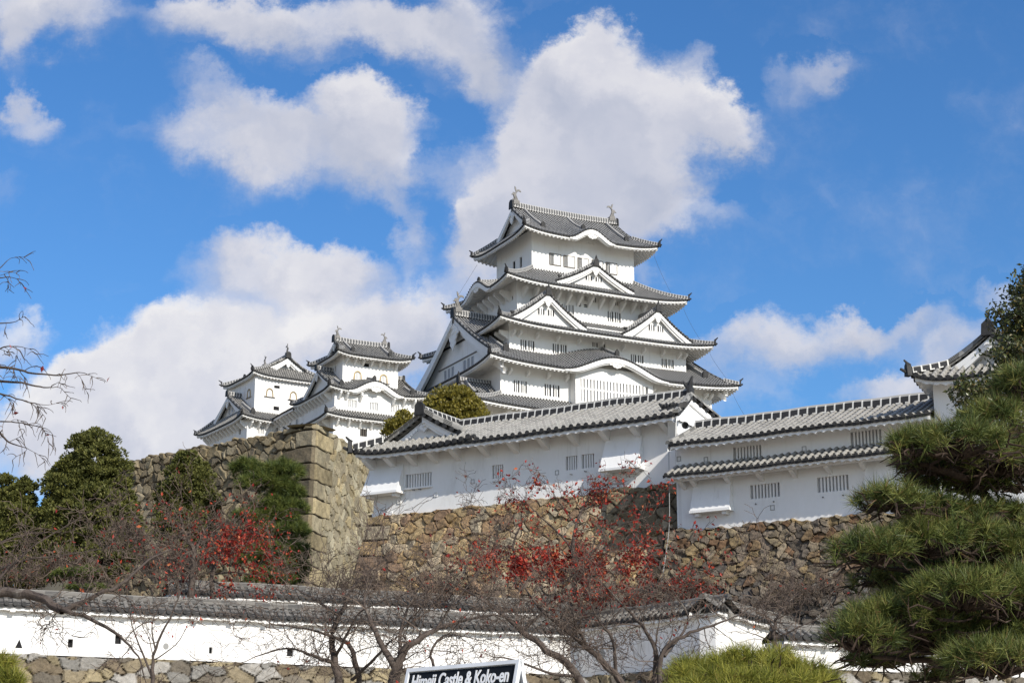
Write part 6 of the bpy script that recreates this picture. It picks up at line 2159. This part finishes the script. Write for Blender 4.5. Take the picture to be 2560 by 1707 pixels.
def leaf_panel(sg):
    """one face of the A: white rounded frame round a black panel, leaning"""
    e = bpy.data.objects.new('sign_panel', None)
    COL.objects.link(e)
    e.parent = SG
    e.location = (a_[0] - o0[0], a_[1] - o0[1], z1 - o0[2])
    e.rotation_euler = (R(-14 * sg), 0, R(ANG))
    H_ = .95
    fr = MB()
    t = .022
    for (x0, x1, zz0, zz1) in ((0, Wd, -t, 0), (0, t, -H_, -t), (Wd - t, Wd, -H_, -t), (0, Wd, -H_ - t, -H_)):
        fr.box((x0, -.016 if sg > 0 else -.012, zz0), (x1, .012 if sg > 0 else .016, zz1))
    fr.build('frame', ['sign_white'], e)
    pn = MB()
    pn.box((t + .004, -.006, -H_ + .012), (Wd - t - .004, .006, -t - .004))
    pn.build('panel', ['sign_black'], e)
    return e


p1 = leaf_panel(1)
leaf_panel(-1)
rim = MB()
rim.tube([tuple(a_ - o0 + np.array([0, 0, -.008])), tuple(a_ - o0 + X * Wd + np.array([0, 0, -.008]))], .014, 10)
rim.build('top_rail', ['sign_white'], SG)
fc = bpy.data.curves.new('lettering', 'FONT')
fc.body = 'Himeji Castle & Koko-en'
fc.size = .098
fc.offset = .0022
fc.extrude = .0015
fc.align_x = 'LEFT'
fc.materials.append(MATS['sign_letter'])
fo = bpy.data.objects.new('lettering', fc)
COL.objects.link(fo)
fo.parent = p1
fo.location = (.05, -.0075, -.118)
fo.rotation_euler = (R(90), 0, 0)
fo.scale = (.80, 1.12, 1)
bpy.context.view_layer.update()
fo.scale[0] = .80 * (Wd - .12) / max(fo.dimensions[0], .01)
dg = bpy.context.evaluated_depsgraph_get()
lm_ = bpy.data.meshes.new_from_object(fo.evaluated_get(dg))
lo_ = bpy.data.objects.new('lettering', lm_)
COL.objects.link(lo_)
lo_.parent = p1
lo_.location, lo_.rotation_euler, lo_.scale = fo.location.copy(), fo.rotation_euler.copy(), fo.scale.copy()
bpy.data.objects.remove(fo)

CB = thing('cable', tuple(at(1670, 1400, 60)), 0, 'grey conduit hanging down the wall corner between hall and gallery', 'cable')
o0c = np.array(CB.location)
cm = MB()
pts = [at(1672, 1125, 60.2), at(1673, 1210, 59.9), at(1674, 1290, 59.2), at(1672, 1330, 57.9), at(1664, 1390, 57.2), at(1655, 1450, 56.7), at(1652, 1490, 56.4)]
cm.tube([p - o0c for p in pts], .013, 6)
cm.build('conduit', ['pipe_grey'], CB)
cw = MB()
for cx, cy, z1_, z0_ in ((8.5, -6.4, 67.3, 61.6), (11.5, -7.9, 60.6, 55.9), (13.5, -10.1, 54.9, 51.2), (15.4, -11.8, 49.9, 45.5)):
    t = np.linspace(0, 1, 12)
    cw.tube(np.stack([cx + 2.2 * t ** 1.2, cy - .9 * t ** 1.2, z1_ + (z0_ - z1_) * t], -1), .018, 4)
for cx, cy, z1_, z0_ in ((-8.6, 6.3, 67.1, 60.0),):
    t = np.linspace(0, 1, 12)
    cw.tube(np.stack([cx - 5.3 * t, cy - 4 * t, z1_ + (z0_ - z1_) * t], -1), .016, 4)
cw.build('lightning_wire', ['cable'], KEEP)
